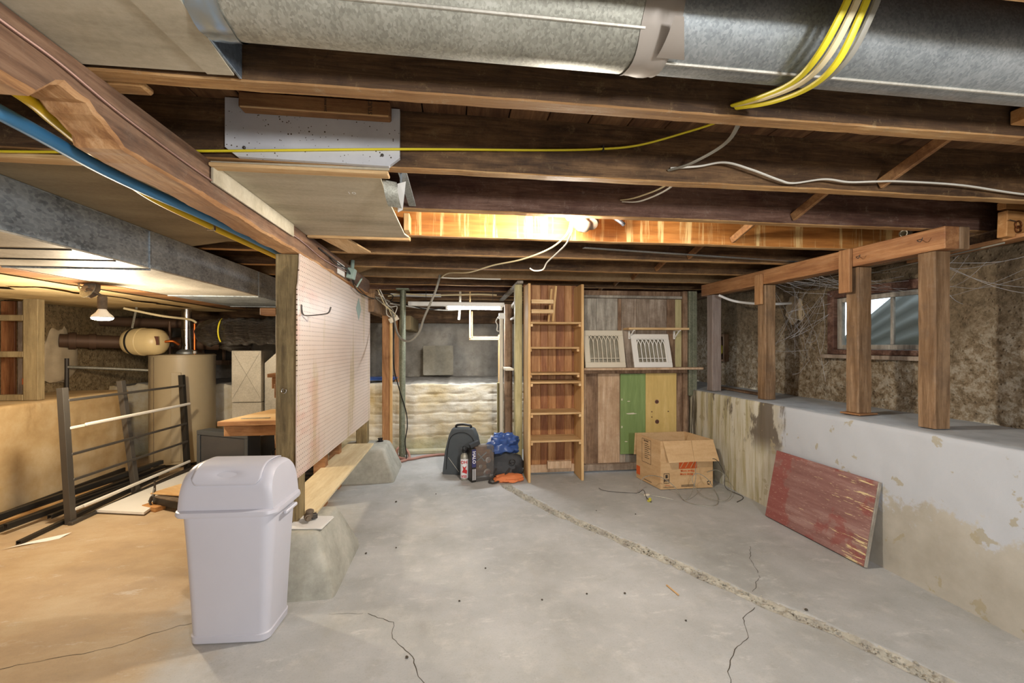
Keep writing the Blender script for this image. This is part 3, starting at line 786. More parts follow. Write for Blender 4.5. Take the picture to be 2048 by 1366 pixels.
# ================================================================ PLANK PARTITION beside the bookcase
PY = 3.95
wp = struct(mesh('wall_partition', bx(1.12, 2.30, PY+.022, PY+.04, .02, 1.70, 0), 'old_board_brown'))
for x0, x1, m in ((1.13, 1.225, 'old_board_grey'), (1.227, 1.318, 'old_board_grey'), (1.32, 1.525, 'old_board_grey'), (1.527, 1.56, 'old_board_brown'), (1.562, 1.71, 'old_board'), (1.712, 1.84, 'old_board'), (1.842, 2.015, 'old_board'), (2.017, 2.10, 'old_board_brown'), (2.102, 2.165, 'pine_green')):
    d = random.uniform(0, .006); mesh('plank', bx(x0, x1, PY-d, PY+.02, .955, 1.625-(.004*random.random()), .002), m, wp)
for x0, x1, z0, m in ((1.13, 1.215, .06, 'old_board_tan'), (1.217, 1.33, .06, 'old_board_brown'), (1.332, 1.545, .07, 'old_board_tan'), (1.547, 1.60, .05, 'old_board'), (1.602, 1.80, .05, 'old_board_grey'), (1.802, 2.11, .05, 'old_board'), (2.112, 2.215, .05, 'old_board_brown')):
    d = random.uniform(0, .006); mesh('plank', bx(x0, x1, PY-d, PY+.02, z0, .94, .002), m, wp)
mesh('bottom_rail', bx(1.12, 2.22, PY-.05, PY+.02, .015, .075), 'old_board', wp)
mesh('top_strip', bx(1.12, 2.165, PY-.02, PY+.02, 1.628, 1.652), 'old_board_grey', wp)
mesh('corner_post', bx(2.168, 2.215, PY-.03, PY+.06, 0, 1.70), 'old_board_brown', wp)
t = one('corner_channel', merge(bx(2.217, 2.250, PY-.05, PY+.05, .70, 1.70), bx(2.252, 2.262, PY-.055, PY+.05, .70, 1.70), bx(2.264, 2.30, PY-.05, PY+.05, .70, 1.70)), 'steel_post', 'grey green grooved post at the corner of the plank partition', 'post')
tg = thing('painted_board', 'green painted board with a pale scratch on the plank partition', 'board')
mesh('panel', bx(1.545, 1.793, PY-.022, PY-.008, .155, .912, .002), 'green_paint', tg)
t = thing('painted_board', 'yellow painted board with round holes on the plank partition', 'board')
mesh('panel', bx(1.795, 2.105, PY-.022, PY-.008, .12, .915, .002), 'yellow_paint', t)
for z, x in ((.645, 1.905), (.455, 1.908)):
    mesh('hole', lathe([(.016, 0), (.016, .003)], 14, (x, PY-.0225, z), rotm(PI/2)), 'label_print', t)
    mesh('hole_rim', lathe([(.021, 0), (.021, .0015)], 14, (x, PY-.0222, z), rotm(PI/2)), 'old_board_brown', t)
for z, x in ((.55, 1.855), (.55, 2.02), (.50, 1.855)): mesh('hole', lathe([(.006, 0), (.006, .002)], 8, (x, PY-.0225, z), rotm(PI/2)), 'label_print', t)
for i, (x, z, w, h) in enumerate(((1.60, .53, .11, .012), (1.553, .66, .012, .02), (1.553, .40, .012, .025), (1.61, .65, .03, .008), (1.585, .27, .03, .008))):
    n = 9; mesh('paint_chip', prism([(x+w*(.5+.5*math.cos(k*2*PI/n))*(1+.3*nz(k*1.7, i)), z+h*(.5+.5*math.sin(k*2*PI/n))*(1+.5*nz(k*2.3, i, 4))) for k in range(n)], PY-.0226, PY-.0215, 'y'), 'cream_paint', tg)
t = thing('wall_shelf', 'long narrow wall shelf across the middle of the plank partition', 'shelf')
mesh('board', bx(1.118, 2.305, PY-.15, PY-.008, .955, .975), 'old_board_tan', t)
mesh('support', bx(1.118, 2.2, PY-.05, PY-.008, .918, .954), 'old_board_brown', t)
t = thing('wall_shelf', 'short upper wall shelf on two white brackets above the right grille', 'shelf')
mesh('board', bx(1.575, 2.165, PY-.15, PY-.006, 1.325, 1.345), 'pine_x', t)
for x in (1.625, 2.075): mesh('bracket', merge(bx(x, x+.02, PY-.13, PY-.007, 1.315, 1.3245), bx(x, x+.02, PY-.02, PY-.007, 1.24, 1.3149), bar((x+.01, PY-.11, 1.316), (x+.01, PY-.015, 1.25), .014, .006)), 'white_paint', t)
def grille(w, h, m, label, loc, rx, rz):
    t = thing('register_grille', label, 'grille', 'vent grilles on the wall shelf', loc, (rx, 0, rz))
    b = .05
    gf = mesh('frame', merge(bx(-w/2, w/2, -.008, .008, 0, b), bx(-w/2, w/2, -.008, .008, h-b, h), bx(-w/2, -w/2+b, -.008, .008, b, h-b), bx(w/2-b, w/2, -.008, .008, b, h-b)), m, t)
    mesh('inner_lip', merge(bx(-w/2+b-.006, w/2-b+.006, -.012, -.008, b-.008, b), bx(-w/2+b-.006, w/2-b+.006, -.012, -.008, h-b, h-b+.008), bx(-w/2+b-.008, -w/2+b, -.012, -.008, b, h-b), bx(w/2-b, w/2-b+.008, -.012, -.008, b, h-b)), m, gf)
    iw = w-2*b; n = 7; s = iw/n
    for i in range(n+1):
        x = -iw/2+i*s
        mesh('slat', bx(x-.004, x+.004, -.004, .004, b, h-b-.05, .001), m, t)
    for i in range(n):
        x = -iw/2+i*s
        for sg in (0, 1):
            x0 = x+sg*s; x1 = x+s/2+(s/2 if sg == 0 else -s/2)
            mesh('tracery', tube([(x0, -.004, h-b-.075), (x0+(x1-x0)*.12, -.004, h-b-.045), (x0+(x1-x0)*.5, -.004, h-b-.012), (x1, -.004, h-b+.002)], .0042, 6, 4), m, t)
    mesh('cross_bar', bx(-iw/2, iw/2, -.004, .004, b+.035, b+.041, .001), m, t)
    mesh('louvre_back', bx(-iw/2-.01, iw/2+.01, .026, .029, b-.01, h-b+.01, .001), 'slab_tan', t)  # darker than the frame: shade behind the slats put into the colour
    return t
grille(.385, .355, 'cream_paint', 'aged cream metal vent grille leaning on the shelf beside the bookcase', (1.372, PY-.105, .976), -.25, 0)
grille(.375, .325, 'white_paint', 'clean white metal vent grille tilted on the shelf under the short shelf', (1.825, PY-.125, .976), -.30, 0)

# ================================================================ CEILING: DUCTS, PANELS, BLOCKS
t = thing('round_duct', 'long round galvanized duct hanging across the top of the view', 'duct')
DY, DZ = .862, 1.858
def ring_duct(x0, x1, r): return tube([(x0, DY, DZ), (x1, DY, DZ)], r, 40, 1)
ds = [mesh('duct_section', ring_duct(-.462, .385, .099), 'galv_warm', t, 'y'), mesh('duct_section', ring_duct(.37, 2.80, .096), 'galv', t, 'y')]
a = math.radians(-118)
for x0, x1, an, r in ((-.40, .36, -135, .0995), (.40, 2.78, -98, .0965)):
    a = math.radians(an); mesh('lock_seam', tube([(x0, DY+math.cos(a)*r, DZ+math.sin(a)*r), (x1, DY+math.cos(a)*r, DZ+math.sin(a)*r)], .0035, 6, 1), 'duct_pale', ds[0 if x0 < 0 else 1])
def tapering(u, v):
    an = 2*PI*v; r = .1015+.0015*math.sin(u*9+3*an)+.002*nz(u*3, an*2)
    x = .355+.075*u+.012*nz(an*1.2, u)
    return (x, DY+math.cos(an)*r, DZ+math.sin(an)*r)
mesh('tape_band', grid(8, 40, tapering), 'duct_tape', t, 'all')
mesh('tape_flap', xf(grid(4, 6, lambda u, v: (.40+.06*u*(1-v*.7), DY-.035-.075*v, DZ-.098+.028*v*v-.003)), Matrix.Identity(4)), 'duct_tape', t, 'all')
mesh('tape_collar', grid(6, 40, lambda u, v: (-.462+.055*u+.01*nz(v*9, u), DY+math.cos(2*PI*v)*(.102+.003*nz(v*20, u*3)), DZ+math.sin(2*PI*v)*(.102+.003*nz(v*22, u*3)))), 'foil_tape', t, 'all')
mesh('end_plate', bx(-.472, -.466, .70, 1.030, 1.768, 1.95, .001), 'galv_blue', t)
t = thing('ceiling_panel', 'beige cement board panel under the joist bay in the top left corner', 'panel')
mesh('board', prism([(-1.05, .64), (-.455, .64), (-.462, .83), (-.478, 1.020), (-1.05, 1.028)], 1.772, 1.779, 'z'), 'panel_beige', t)
mesh('board', prism([(-.56, .64), (-.452, .64), (-.475, 1.014), (-.53, 1.016)], 1.7655, 1.7715, 'z'), 'panel_beige', t)
one('wood_chunk', bar((-1.1, 1.11, 1.778), (-.705, 1.11, 1.778), .045, .018, b=.008), 'joist_edge', 'short rough wood strip in the gap between two joists beside the beam', 'wood strip')
one('speckled_board', prism([(-.712, 1.80), (-.676, 1.772), (-.215, 1.766), (-.180, 1.795), (-.180, 1.955), (-.712, 1.955)], 1.462, 1.478, 'y'), 'speckled', 'white speckled laminate board screwed to a joist', 'board')
for i, (x, z) in enumerate(((-.655, 1.80), (-.235, 1.80))):
    one('screw', lathe([(.005, 0), (.005, .003), (.002, .005)], 10, (x, 1.4615, z), rotm(PI/2)), 'iron', ('dark screw at the left end of the speckled board', 'dark screw at the right end of the speckled board')[i], 'screw')
t = thing('stud_block', 'short pine stud offcut stamped STUD fixed on the speckled board', 'block')
mesh('block', bx(-.655, -.205, 1.42, 1.461, 1.906, 1.956, .005), 'brace', t)
mesh('face', bx(-.65, -.21, 1.4195, 1.4225, 1.9065, 1.9115, .001), 'pine_x', t)
text('stamp', 'STUD', .018, 'ink', t, basis((-.265, 1.4193, 1.931), (0, 0, 1), (-1, 0, 0)))
text('stamp', '2X4 MWH', .010, 'ink', t, basis((-.40, 1.4193, 1.931), (0, 0, 1), (-1, 0, 0)))
t = thing('ceiling_panel', 'beige cement board panel nailed under the joists right of the timber beam', 'panel')
mesh('board', prism([(-.773, 1.50), (-.215, 1.48), (-.255, 1.53), (-.265, 1.75), (-.262, 2.33), (-.245, 2.395), (-.773, 2.41)], 1.760, 1.7685, 'z'), 'panel_beige', t)
mesh('edge_batten', bx(-.772, -.22, 1.482, 1.528, 1.748, 1.7595), 'pine_x', t)
mesh('side_upstand', xf(bx(-.772, -.764, 1.50, 2.2, 1.70, 1.7595, .001), Matrix.Identity(4)), 'panel_beige', t)
text('chalk_mark', '10', .035, 'paper', t, basis((-.39, 1.72, 1.7593), (1, 0, 0), (0, -1, 0)))
mesh('far_batten', bx(-.77, -.24, 2.40, 2.43, 1.748, 1.7685), 'shelf_wood', t)
t = thing('sheet_metal_cap', 'bluish sheet metal duct end with bent tabs beside the beige panel', 'duct cap')
mesh('end_plate', xf(bx(-.003, .003, -.17, .17, 1.768, 1.90, .001), Matrix.Translation((-.205, 1.70, 0)) @ rotm(0, 0, .12)), 'galv_blue', t)
mesh('flange', bx(-.195, -.165, 1.53, 1.90, 1.775, 1.779, .001), 'galv', t)
mesh('bent_tab', grid(5, 8, lambda u, v: (-.250+.045*u+.012*v, 1.56+.02*u+.05*v*v, 1.758-.075*v-.012*math.sin(3*v))), 'galv_warm', t, 'all')
mesh('bent_tab', grid(5, 8, lambda u, v: (-.205+.03*u*(1-.4*v)-.006*v, 1.60+.06*v, 1.760-.085*v+.01*u)), 'paper', t, 'all')
one('wood_cleat', bx(-.262, -.232, 2.28, 2.375, 1.772, 1.86), 'pine', 'short pale wood cleat at the corner of the beige panel', 'cleat')
one('patch_board', prism([(-.72, 2.45), (-.585, 2.44), (-.52, 2.80), (-.66, 2.82)], 1.757, 1.7665, 'z'), 'pine_y', 'small orange wood patch nailed under the joists behind the beige panel', 'board')
t = one('ceiling_panel', prism([(-1.56, 1.53), (-.90, 1.53), (-.90, 2.50), (-1.05, 2.62), (-1.25, 2.60), (-1.56, 2.78)], 1.758, 1.7685, 'z'), 'panel_shadow', 'grey brown cement board panel between the beam and the square duct', 'panel')
one('edge_batten', bx(-1.9, -.90, 1.478, 1.528, 1.742, 1.7575), 'pine_x', 'pale wood batten along the near edge of the grey brown panel', 'batten')

# rectangular trunk duct on the left
t = thing('trunk_duct', 'large rectangular galvanized trunk duct running along the left ceiling', 'duct')
for i, (y0, y1, dz) in enumerate(((-1.0, 1.2, 0), (1.2, 2.40, 0), (2.40, 3.62, 0), (3.62, 4.55, .004))):
    mesh('side_sheet', bx(-1.525, -1.517, y0+.004, y1-.004, 1.572-dz, 1.752, .001), 'duct_box', t)
    mesh('side_sheet', bx(-2.168, -2.16, y0+.004, y1-.004, 1.572-dz, 1.752, .001), 'duct_box', t)
    mesh('bottom_sheet', bx(-2.168, -1.517, y0+.004, y1-.004, 1.564-dz, 1.5715-dz, .001), 'duct_pale' if i < 3 else 'duct_box', t)
    mesh('joint_rib', merge(bx(-1.518, -1.511, y1-.010, y1+.004, 1.566, 1.752, .001), bx(-2.165, -1.517, y1-.006, y1+.006, 1.556, 1.5635, .001)), 'duct_box', t)
mesh('top_sheet', bx(-2.168, -1.517, -1, 4.55, 1.752, 1.757, .001), 'duct_box', t)
for y in (1.95, 2.18): mesh('cross_seam', bx(-2.165, -1.52, y, y+.006, 1.559, 1.5638, .001), 'dark_steel', t)
one('ceiling_board', bx(-2.36, -2.185, -1.0, 4.9, 1.562, 1.585), 'brace', 'long brown board beside the trunk duct that carries the left lamp', 'board')
t = thing('ceiling_panel', 'sagging tan cement board ceiling above the water heater on the left', 'panel')
def sag(u, v):
    y = -1.0+6.1*v; xl = -3.62; xr = -2.355+.02*nz(v*22, 3)
    return (xl+(xr-xl)*u, y, 1.552-.02*math.sin(PI*u)*0-.018*(1-u)*nz(y*1.5, 8)-.012*max(0, nz(y*2.1, u*3)))
s1 = grid(14, 50, sag); s2 = mv(grid(14, 50, sag), 0, 0, .009)
mesh('board', merge(s1, s2), 'panel_tan', t, 'all')
def torn(u, v): return (-3.3+.75*u+.08*nz(v*9, u*4), 3.1+1.5*v+.12*nz(u*8, v*3, 2), 1.538-.012*nz(u*5, v*4))
mesh('torn_sheet', grid(14, 18, torn), 'panel_tan', t, 'all')

# pipes along the beam
one('copper_wire', tube([(-.771, .55, 1.745), (-.771, .85, 1.737), (-.770, .963, 1.734), (-.770, 1.133, 1.717), (-.771, 1.437, 1.707), (-.770, 1.8, 1.711), (-.770, 2.3, 1.709), (-.771, 2.7, 1.69), (-.76, 3.2, 1.70)], .0035, 7, 8), 'copper', 'thin copper wire stapled along the timber beam', 'wire', None, 'y')
one('water_pipe', tube([(-.93, .4, 1.665), (-.930, 1.026, 1.66), (-.950, 1.372, 1.66), (-.925, 2.0, 1.668), (-.93, 3.4, 1.68)], .0165, 14, 8), 'blue_pex', 'blue plastic water pipe running beside the timber beam', 'pipe', None, 'y')
t = thing('gas_pipe', 'yellow plastic gas pipe winding beside the blue pipe', 'pipe')
mesh('pipe', tube([(-.87, .5, 1.70), (-.885, .973, 1.70), (-.930, 1.15, 1.705), (-1.00, 1.424, 1.70), (-1.035, 1.64, 1.69), (-1.03, 1.95, 1.685), (-1.0, 2.55, 1.68), (-.98, 3.4, 1.68)], .0125, 12, 8), 'yellow_pipe', t, 'y')
mesh('clip', ob((-1.028, 2.0, 1.684), .034, .012, .034), 'chrome', t)
# cables on and through the joists
def cable(name, pts, r, m, label, flat=.5, seg=8): return one(name, tube(pts, r, seg, 8, True, flat), m, label, 'cable', None, 'y')
cable('electric_cable', [(-1.8, 1.468, 1.745), (-1.314, 1.466, 1.752), (-.749, 1.456, 1.782), (-.177, 1.456, 1.821), (.3, 1.470, 1.852), (.514, 1.472, 1.870), (.64, 1.46, 1.885), (.77, 1.42, 1.912), (.85, 1.30, 1.905), (.82, 1.16, 1.88), (.77, 1.085, 1.83)], .0058, 'yellow_cable', 'long yellow cable stretched along the joist with the speckled board', .6)
one('cable_staple', bx(.512, .518, 1.466, 1.479, 1.862, 1.882, .001), 'iron', 'dark staple holding the long yellow cable', 'staple')
for i, (m, lb, dx, dz, r, e) in enumerate((('yellow_cable', 'yellow cable at the left of the bundle over the round duct', 0, 0, .0075, 0), ('cream_cable', 'cream cable in the bundle over the round duct', .014, -.002, .0075, .006), ('yellow_cable', 'yellow cable in the middle of the bundle over the round duct', .026, -.012, .0075, .014), ('grey_cable', 'grey cable at the right of the bundle over the round duct', .036, -.004, .0075, .026))):
    cable('electric_cable', [(.705+dx*.4, 1.032, 1.795+dz*.5), (.72+dx, .95, 1.772+dz), (.715+dx+e*.5, .84, 1.742+dz), (.70+dx+e, .76, 1.745+dz), (.71+dx+e*.9, .715, 1.80), (.72+dx+e*.6, .69, 1.86), (.73+dx, .66, 1.93)], r, m, lb, .55)
cable('electric_cable', [(.766, 1.474, 1.816), (.86, 1.45, 1.818), (.955, 1.440, 1.833), (1.06, 1.44, 1.812), (1.17, 1.445, 1.783), (1.23, 1.447, 1.775), (1.352, 1.443, 1.794), (1.45, 1.44, 1.787), (1.54, 1.42, 1.786), (1.66, 1.43, 1.796), (1.933, 1.44, 1.799), (2.227, 1.455, 1.784), (2.6, 1.46, 1.77)], .0055, 'white_cable', 'white cable looping along the joist to the right wall', .6)
cable('electric_cable', [(.760, 1.474, 1.808), (.80, 1.38, 1.80), (.84, 1.25, 1.815), (.80, 1.12, 1.84), (.78, 1.085, 1.845)], .0075, 'grey_cable', 'grey cable pair crossing between two joists near the long yellow cable', .5)
cable('electric_cable', [(.752, 1.908, 1.845), (.79, 1.82, 1.83), (.86, 1.70, 1.84), (.84, 1.60, 1.86), (.80, 1.53, 1.87)], .006, 'cream_cable', 'upper cream cable passing through the mottled joist', .5)
cable('electric_cable', [(.760, 1.908, 1.838), (.81, 1.82, 1.815), (.88, 1.70, 1.832), (.87, 1.60, 1.86), (.82, 1.53, 1.868)], .006, 'white_cable', 'lower white cable passing through the mottled joist', .5)
one('aluminium_strip', bar((.785, 2.60, 1.782), (2.55, 2.855, 1.782), .032, .004), 'galv', 'thin aluminium strip resting across the joists', 'strip')
# diagonal bridging between the joists
for i, (ya, yb) in enumerate(zip(JY[1:9], JY[2:10])):
    up = (1.64+.01*nz(i*3.1, 1), ya+.047, ZC-.02); dn = (1.62, yb-.004, ZJ+.03)
    one('bridging', bar(up, dn, .038, .02, (1, 0, .2)), 'brace', ['diagonal brace in the first joist bay behind the round duct', 'diagonal brace in front of the white cable joist', 'diagonal brace left of the white cable, second bay', 'diagonal brace above the lit orange joist end', 'diagonal brace crossing the aluminium strip', 'diagonal brace behind the aluminium strip', 'small diagonal brace above the plank partition', 'rearmost diagonal brace above the bookcase'][i], 'brace', 'joist bridging braces')
    if i in (1, 2, 3, 4):
        one('bridging', bar((1.70, ya+.047, ZJ+.03), (1.71, yb-.004, ZC-.02), .038, .02, (1, 0, .2)), 'brace', ['', 'counter brace crossing behind the white cable', 'counter brace beside the mottled joist', 'counter brace near the orange joist end', 'counter brace above the aluminium strip'][i], 'brace', 'joist bridging braces')
# blocks at the right edge
one('wood_block', bx(1.60, 1.76, .93, 1.034, 1.752, 1.769), 'brace', 'short wood block under the joist at the right edge of the view', 'block')
one('wood_block', bx(1.55, 1.65, .99, 1.034, 1.80, 1.84), 'orange_block', 'small orange wood block at the far right, below the round duct', 'block')
t = thing('wood_block', 'orange wood block with a rusty ring hook at the right edge', 'block')
mesh('block', xf(bx(0, .30, 0, .04, 0, .125), Matrix.Translation((2.60, 1.745, 1.70)) @ rotm(0, .05, 0)), 'orange_block', t)
mesh('block', bx(2.61, 2.86, 1.755, 1.79, 1.835, 1.87), 'orange_block', t)
for r, zc in ((.017, 1.755), (.015, 1.733)):
    mesh('ring', tube([(2.655+r*math.cos(a), 1.736, zc+r*math.sin(a)) for a in [k*PI/7 for k in range(15)]], .003, 6, 1), 'ring_metal', t, 'y')
mesh('nail', cyl((2.595, 1.73, 1.773), (2.64, 1.738, 1.770), .002, 6), 'iron', t)
one('trim_strip', merge(bx(2.46, 2.85, 2.0, 2.03, 1.722, 1.742), bx(2.46, 2.85, 2.004, 2.034, 1.743, 1.765)), 'pvc_white', 'white plastic trim strip between the rail end and the right wall', 'trim strip')
t = thing('pipe_pair', 'two short white pipe ends side by side above the timber rail', 'pipe')
for z in (1.857, 1.905):
    V, Fc = tube([(2.70, 2.32, z), (2.70, 2.36, z)], .023, 16, 1, False)
    mesh('pipe', merge(tube([(2.69, 2.30, z), (2.82, 2.37, z)], .024, 16, 1, False), tube([(2.69, 2.30, z), (2.82, 2.37, z)], .017, 16, 1, False), ([( 2.69+a, 2.30+b, z+c) for a, b, c in [(.0, r*math.cos(k*PI/8), r*math.sin(k*PI/8)) for r in (.024, .017) for k in range(16)]], [(k, (k+1) % 16, 16+(k+1) % 16, 16+k) for k in range(16)])), 'cream_paint', t, 'y')

# ================================================================ LAMPS
def point(name, loc, energy, color, r, parent):
    d = bpy.data.lights.new(name, 'POINT'); d.energy = energy; d.color = color; d.shadow_soft_size = r
    o = bpy.data.objects.new(name, d); COL.objects.link(o); o.parent = parent; o.location = Vector(loc)-ORG[parent.name]; return o
# left: flood bulb hanging from a tilted octagon box
t = thing('ceiling_lamp', 'glowing flood bulb in a socket under the trunk duct on the left', 'lamp')
LX, LY = -2.165, 3.0
mesh('octagon_box', lathe([(.052, -.03), (.052, 0), (.048, .002)], 8, (LX-.075, LY, 1.53), rotm(PI/2-.35, 0, -.35)), 'stained_metal', t)
mesh('cover_plate', lathe([(.056, 0), (.056, .004), (.02, .007), (.02, .014)], 24, (LX-.068, LY-.015, 1.525), rotm(PI/2-.35, 0, -.35)), 'galv_warm', t, 'y')
mesh('swivel_arm', tube([(LX-.064, LY-.03, 1.523), (LX-.03, LY-.035, 1.515), (LX, LY, 1.485)], .008, 8), 'stained_metal', t, 'y')
mesh('socket', lathe([(.021, 1.405), (.024, 1.41), (.024, 1.48), (.016, 1.49)], 16, (LX, LY, 0)), 'stained_metal', t, 'y')
mesh('bulb_neck', lathe([(.054, 1.352), (.052, 1.362), (.03, 1.385), (.017, 1.41)], 24, (LX, LY, 0)), 'white_paint', t, 'y')
mesh('bulb', lathe([(.005, 1.334), (.03, 1.336), (.05, 1.343), (.054, 1.3515)], 24, (LX, LY, 0)), 'bulb_warm', t, 'y')
mesh('lead', tube([(LX-.13, LY, 1.56), (LX-.12, LY-.01, 1.53), (LX-.10, LY-.01, 1.52)], .005, 8), 'cream_cable', t, 'y')
point('bulb_light', (LX, LY, 1.27), 38, (1, .84, .62), .05, t)
# centre: clamp lamp between two joists
t = thing('hanging_lamp', 'small grey clamp lamp with cup reflectors between the joists above the middle', 'lamp')
def cup(c, d, r, L):
    M = basis(c, *((Vector(d).orthogonal(), Vector(d).cross(Vector(d).orthogonal())))); return lathe([(.3*r, -L*.55), (.75*r, -L*.45), (r, -L*.1), (r*1.02, L*.45), (r*.96, L*.45), (r*.9, 0)], 22, (0, 0, 0), M)
mesh('reflector', cup((.645, 2.16, 1.800), (-.3, .75, .55), .040, .08), 'stained_metal', t, 'y')
mesh('reflector', cup((.70, 2.19, 1.825), (.1, .8, .6), .040, .09), 'stained_metal', t, 'y')
mesh('bulb', blob((.565, 2.11, 1.83), .022, .022, .03, 0, 0, seg=14), 'bulb_white', t, 'y')
mesh('clamp', bar((.60, 2.15, 1.85), (.72, 2.17, 1.86), .02, .014), 'iron', t)
mesh('clip', tube([(.80, 2.12, 1.83), (.83, 2.10, 1.80), (.845, 2.10, 1.788)], .010, 8), 'rubber', t, 'y')
point('bulb_light', (.525, 2.03, 1.77), 56, (1, .92, .80), .04, t)
cable('lamp_cord', [(.585, 2.13, 1.83), (.575, 2.10, 1.79), (.57, 2.10, 1.74), (.585, 2.25, 1.72), (.58, 2.45, 1.71), (.56, 2.62, 1.69), (.55, 2.70, 1.66), (.50, 2.72, 1.655), (.47, 2.72, 1.67)], .0045, 'white_cable', 'white zigzag lamp cord hanging below the joists', 1)
cable('lamp_cord', [(.575, 2.12, 1.80), (.56, 2.15, 1.742), (.52, 2.35, 1.715), (.40, 2.6, 1.70), (.25, 2.9, 1.715), (.10, 3.2, 1.715), (-.05, 3.55, 1.765), (-.12, 3.82, 1.768)], .005, 'cream_cable', 'cream lamp cord running from the lamp to the stapled cables', 1)
# back: fluorescent fixture
t = thing('tube_lamp', 'lit fluorescent tube fixture under the rear joists', 'lamp')
mesh('housing', bx(-.48, .52, 4.58, 4.66, 1.592, 1.635, .004), 'white_paint', t)
mesh('tube', cyl((-.07, 4.62, 1.574), (.475, 4.62, 1.574), .014, 14), 'tube_white', t, 'y')
for x in (-.085, .487): mesh('end_holder', bx(x-.012, x+.012, 4.60, 4.64, 1.555, 1.593), 'white_paint', t)
for x in (-.3, .4): mesh('hanger', cyl((x, 4.62, 1.634), (x, 4.62, ZC), .003, 6), 'iron', t)
d = bpy.data.lights.new('tube_light', 'AREA'); d.shape = 'RECTANGLE'; d.size = .54; d.size_y = .04; d.energy = 12; d.color = (.92, .96, 1)
o = bpy.data.objects.new('tube_light', d); COL.objects.link(o); o.parent = t; o.location = (.2, 4.62, 1.553)
# behind the camera: two unseen bulbs, added as fill light
for i, (x, y, e, lb) in enumerate(((.95, -.95, 108, 'added fill bulb behind the camera on the right'), (-1.1, -.95, 30, 'added fill bulb behind the camera on the left'))):
    t = thing('fill_bulb', lb, 'lamp', 'added fill bulbs behind the camera')
    mesh('holder', lathe([(.03, 1.70), (.05, 1.755), (.05, 1.7685)], 20, (x, y, 0)), 'white_paint', t, 'y')
    mesh('bulb', blob((x, y, 1.665), .03, .03, .04, 0, 0, seg=16), 'bulb_white', t, 'y')
    point('bulb_light', (x, y, 1.42), e, (.97, .98, 1), .12, t)

# ================================================================ LEFT: RACK, RODS, HEATER, WORKBENCH
t = thing('metal_rack', 'dark grey metal bed rail frame standing beside the left ledge', 'rack')
def rp(y, z, dx=0): return (-2.505-.05*z/.9+dx, y, z)
for y, m, lean in ((3.235, 'rack_metal', 0), (3.83, 'rack_metal', -.06), (4.50, 'dark_steel', 0)):
    a = Vector(rp(y, 0)); b = Vector(rp(y, .90, lean)); p = a; w = .045
    mesh('post', merge(bar(p, b, .004, w, (0, 1, 0), .001), bar(p+Vector((-.018, -w/2+.002, 0)), b+Vector((-.018, -w/2+.002, 0)), .036, .004, (0, 1, 0), .001), bar(p+Vector((-.018, w/2-.002, 0)), b+Vector((-.018, w/2-.002, 0)), .036, .004, (0, 1, 0), .001)), m, t)
for z in (.815, .63, .455, .285, .09):
    mesh('rail', bar(rp(3.25, z), rp(4.50, z-.015), .012, .018, b=.003), 'rack_metal' if z not in (.63, .09) else 'foam_white', t)
mesh('base_rail', bar((-2.50, 3.20, .012), (-2.50, 4.53, .012), .03, .022), 'rack_metal', t)
one('foam_strip', bar((-2.478, 3.29, .645), (-2.478, 4.46, .632), .018, .022, b=.006), 'foam_white', 'white strip lying along the second rail of the metal rack', 'strip')
one('foam_strip', bar((-2.478, 3.28, .10), (-2.478, 4.46, .09), .018, .022, b=.006), 'foam_white', 'white strip lying along the lowest rail of the metal rack', 'strip')
# loose steel bars behind and under the rack
RB = [((-2.86, 3.12, .02), (-2.70, 4.45, .05), .04, .028), ((-2.93, 3.16, .075), (-2.62, 4.30, .13), .035, .03), ((-2.56, 2.93, .012), (-2.60, 4.2, .02), .028, .02), ((-2.78, 3.10, .05), (-2.60, 4.35, .04), .03, .03), ((-3.02, 3.30, .015), (-2.85, 4.5, .02), .03, .02), ((-2.66, 3.25, .045), (-2.56, 4.4, .06), .03, .024), ((-2.44, 3.6, .012), (-2.42, 4.45, .012), .03, .022)]
RL = ['long dark steel channel jutting out left of the rack, topmost of the pile', 'steel channel leaning over the other bars behind the rack', 'long thin steel bar lying in front of the rack foot towards the paper scrap', 'steel bar crossing under the pile behind the rack', 'thin steel bar lying along the foot of the left ledge', 'steel bar lying directly under the lowest rack rail', 'short steel bar lying beside the white shelf board']
for (p, q, w, h), lb in zip(RB, RL):
    P, Q = Vector(p), Vector(q); s = (Q-P).cross(Vector((0, 0, 1))).normalized()
    one('steel_bar', merge(bar(P, Q, w, .004, b=.001), bar(P+s*w/2+Vector((0, 0, -h/2)), Q+s*w/2+Vector((0, 0, -h/2)), .004, h, b=.001), bar(P-s*w/2+Vector((0, 0, -h/2)), Q-s*w/2+Vector((0, 0, -h/2)), .004, h, b=.001)) if False else merge(mv(bar(P, Q, w, .004, b=.001), 0, 0, h/2), mv(bar(P+s*(w/2-.002), Q+s*(w/2-.002), .004, h, b=.001), 0, 0, 0), mv(bar(P-s*(w/2-.002), Q-s*(w/2-.002), .004, h, b=.001), 0, 0, 0)), 'dark_steel', lb, 'steel bar', 'loose steel bars by the rack')
one('edge_molding', bar((-3.06, 2.4, .022), (-3.06, 4.5, .022), .02, .04), 'dark_steel', 'long dark strip lying along the base of the left ledge', 'strip')
one('wood_strip', bar((-2.96, 2.6, .008), (-2.93, 4.4, .008), .09, .014), 'pine_y', 'flat tan wood strip on the floor between the ledge and the steel bars', 'plank')
one('shelf_board', prism([(-2.495, 3.40), (-2.13, 3.31), (-2.30, 4.40), (-2.415, 4.32)], .012, .028, 'z'), 'white_paint', 'white laminate board lying on the floor in front of the rack', 'board')
t = thing('bracket_assembly', 'old bracket with upright prongs and a wooden block lying on the white board', 'bracket', None, (-2.07, 3.47, 0), (0, 0, -.5))
mesh('wood_block', bx(-.13, .02, -.10, -.03, .0, .035), 'orange_block', t)
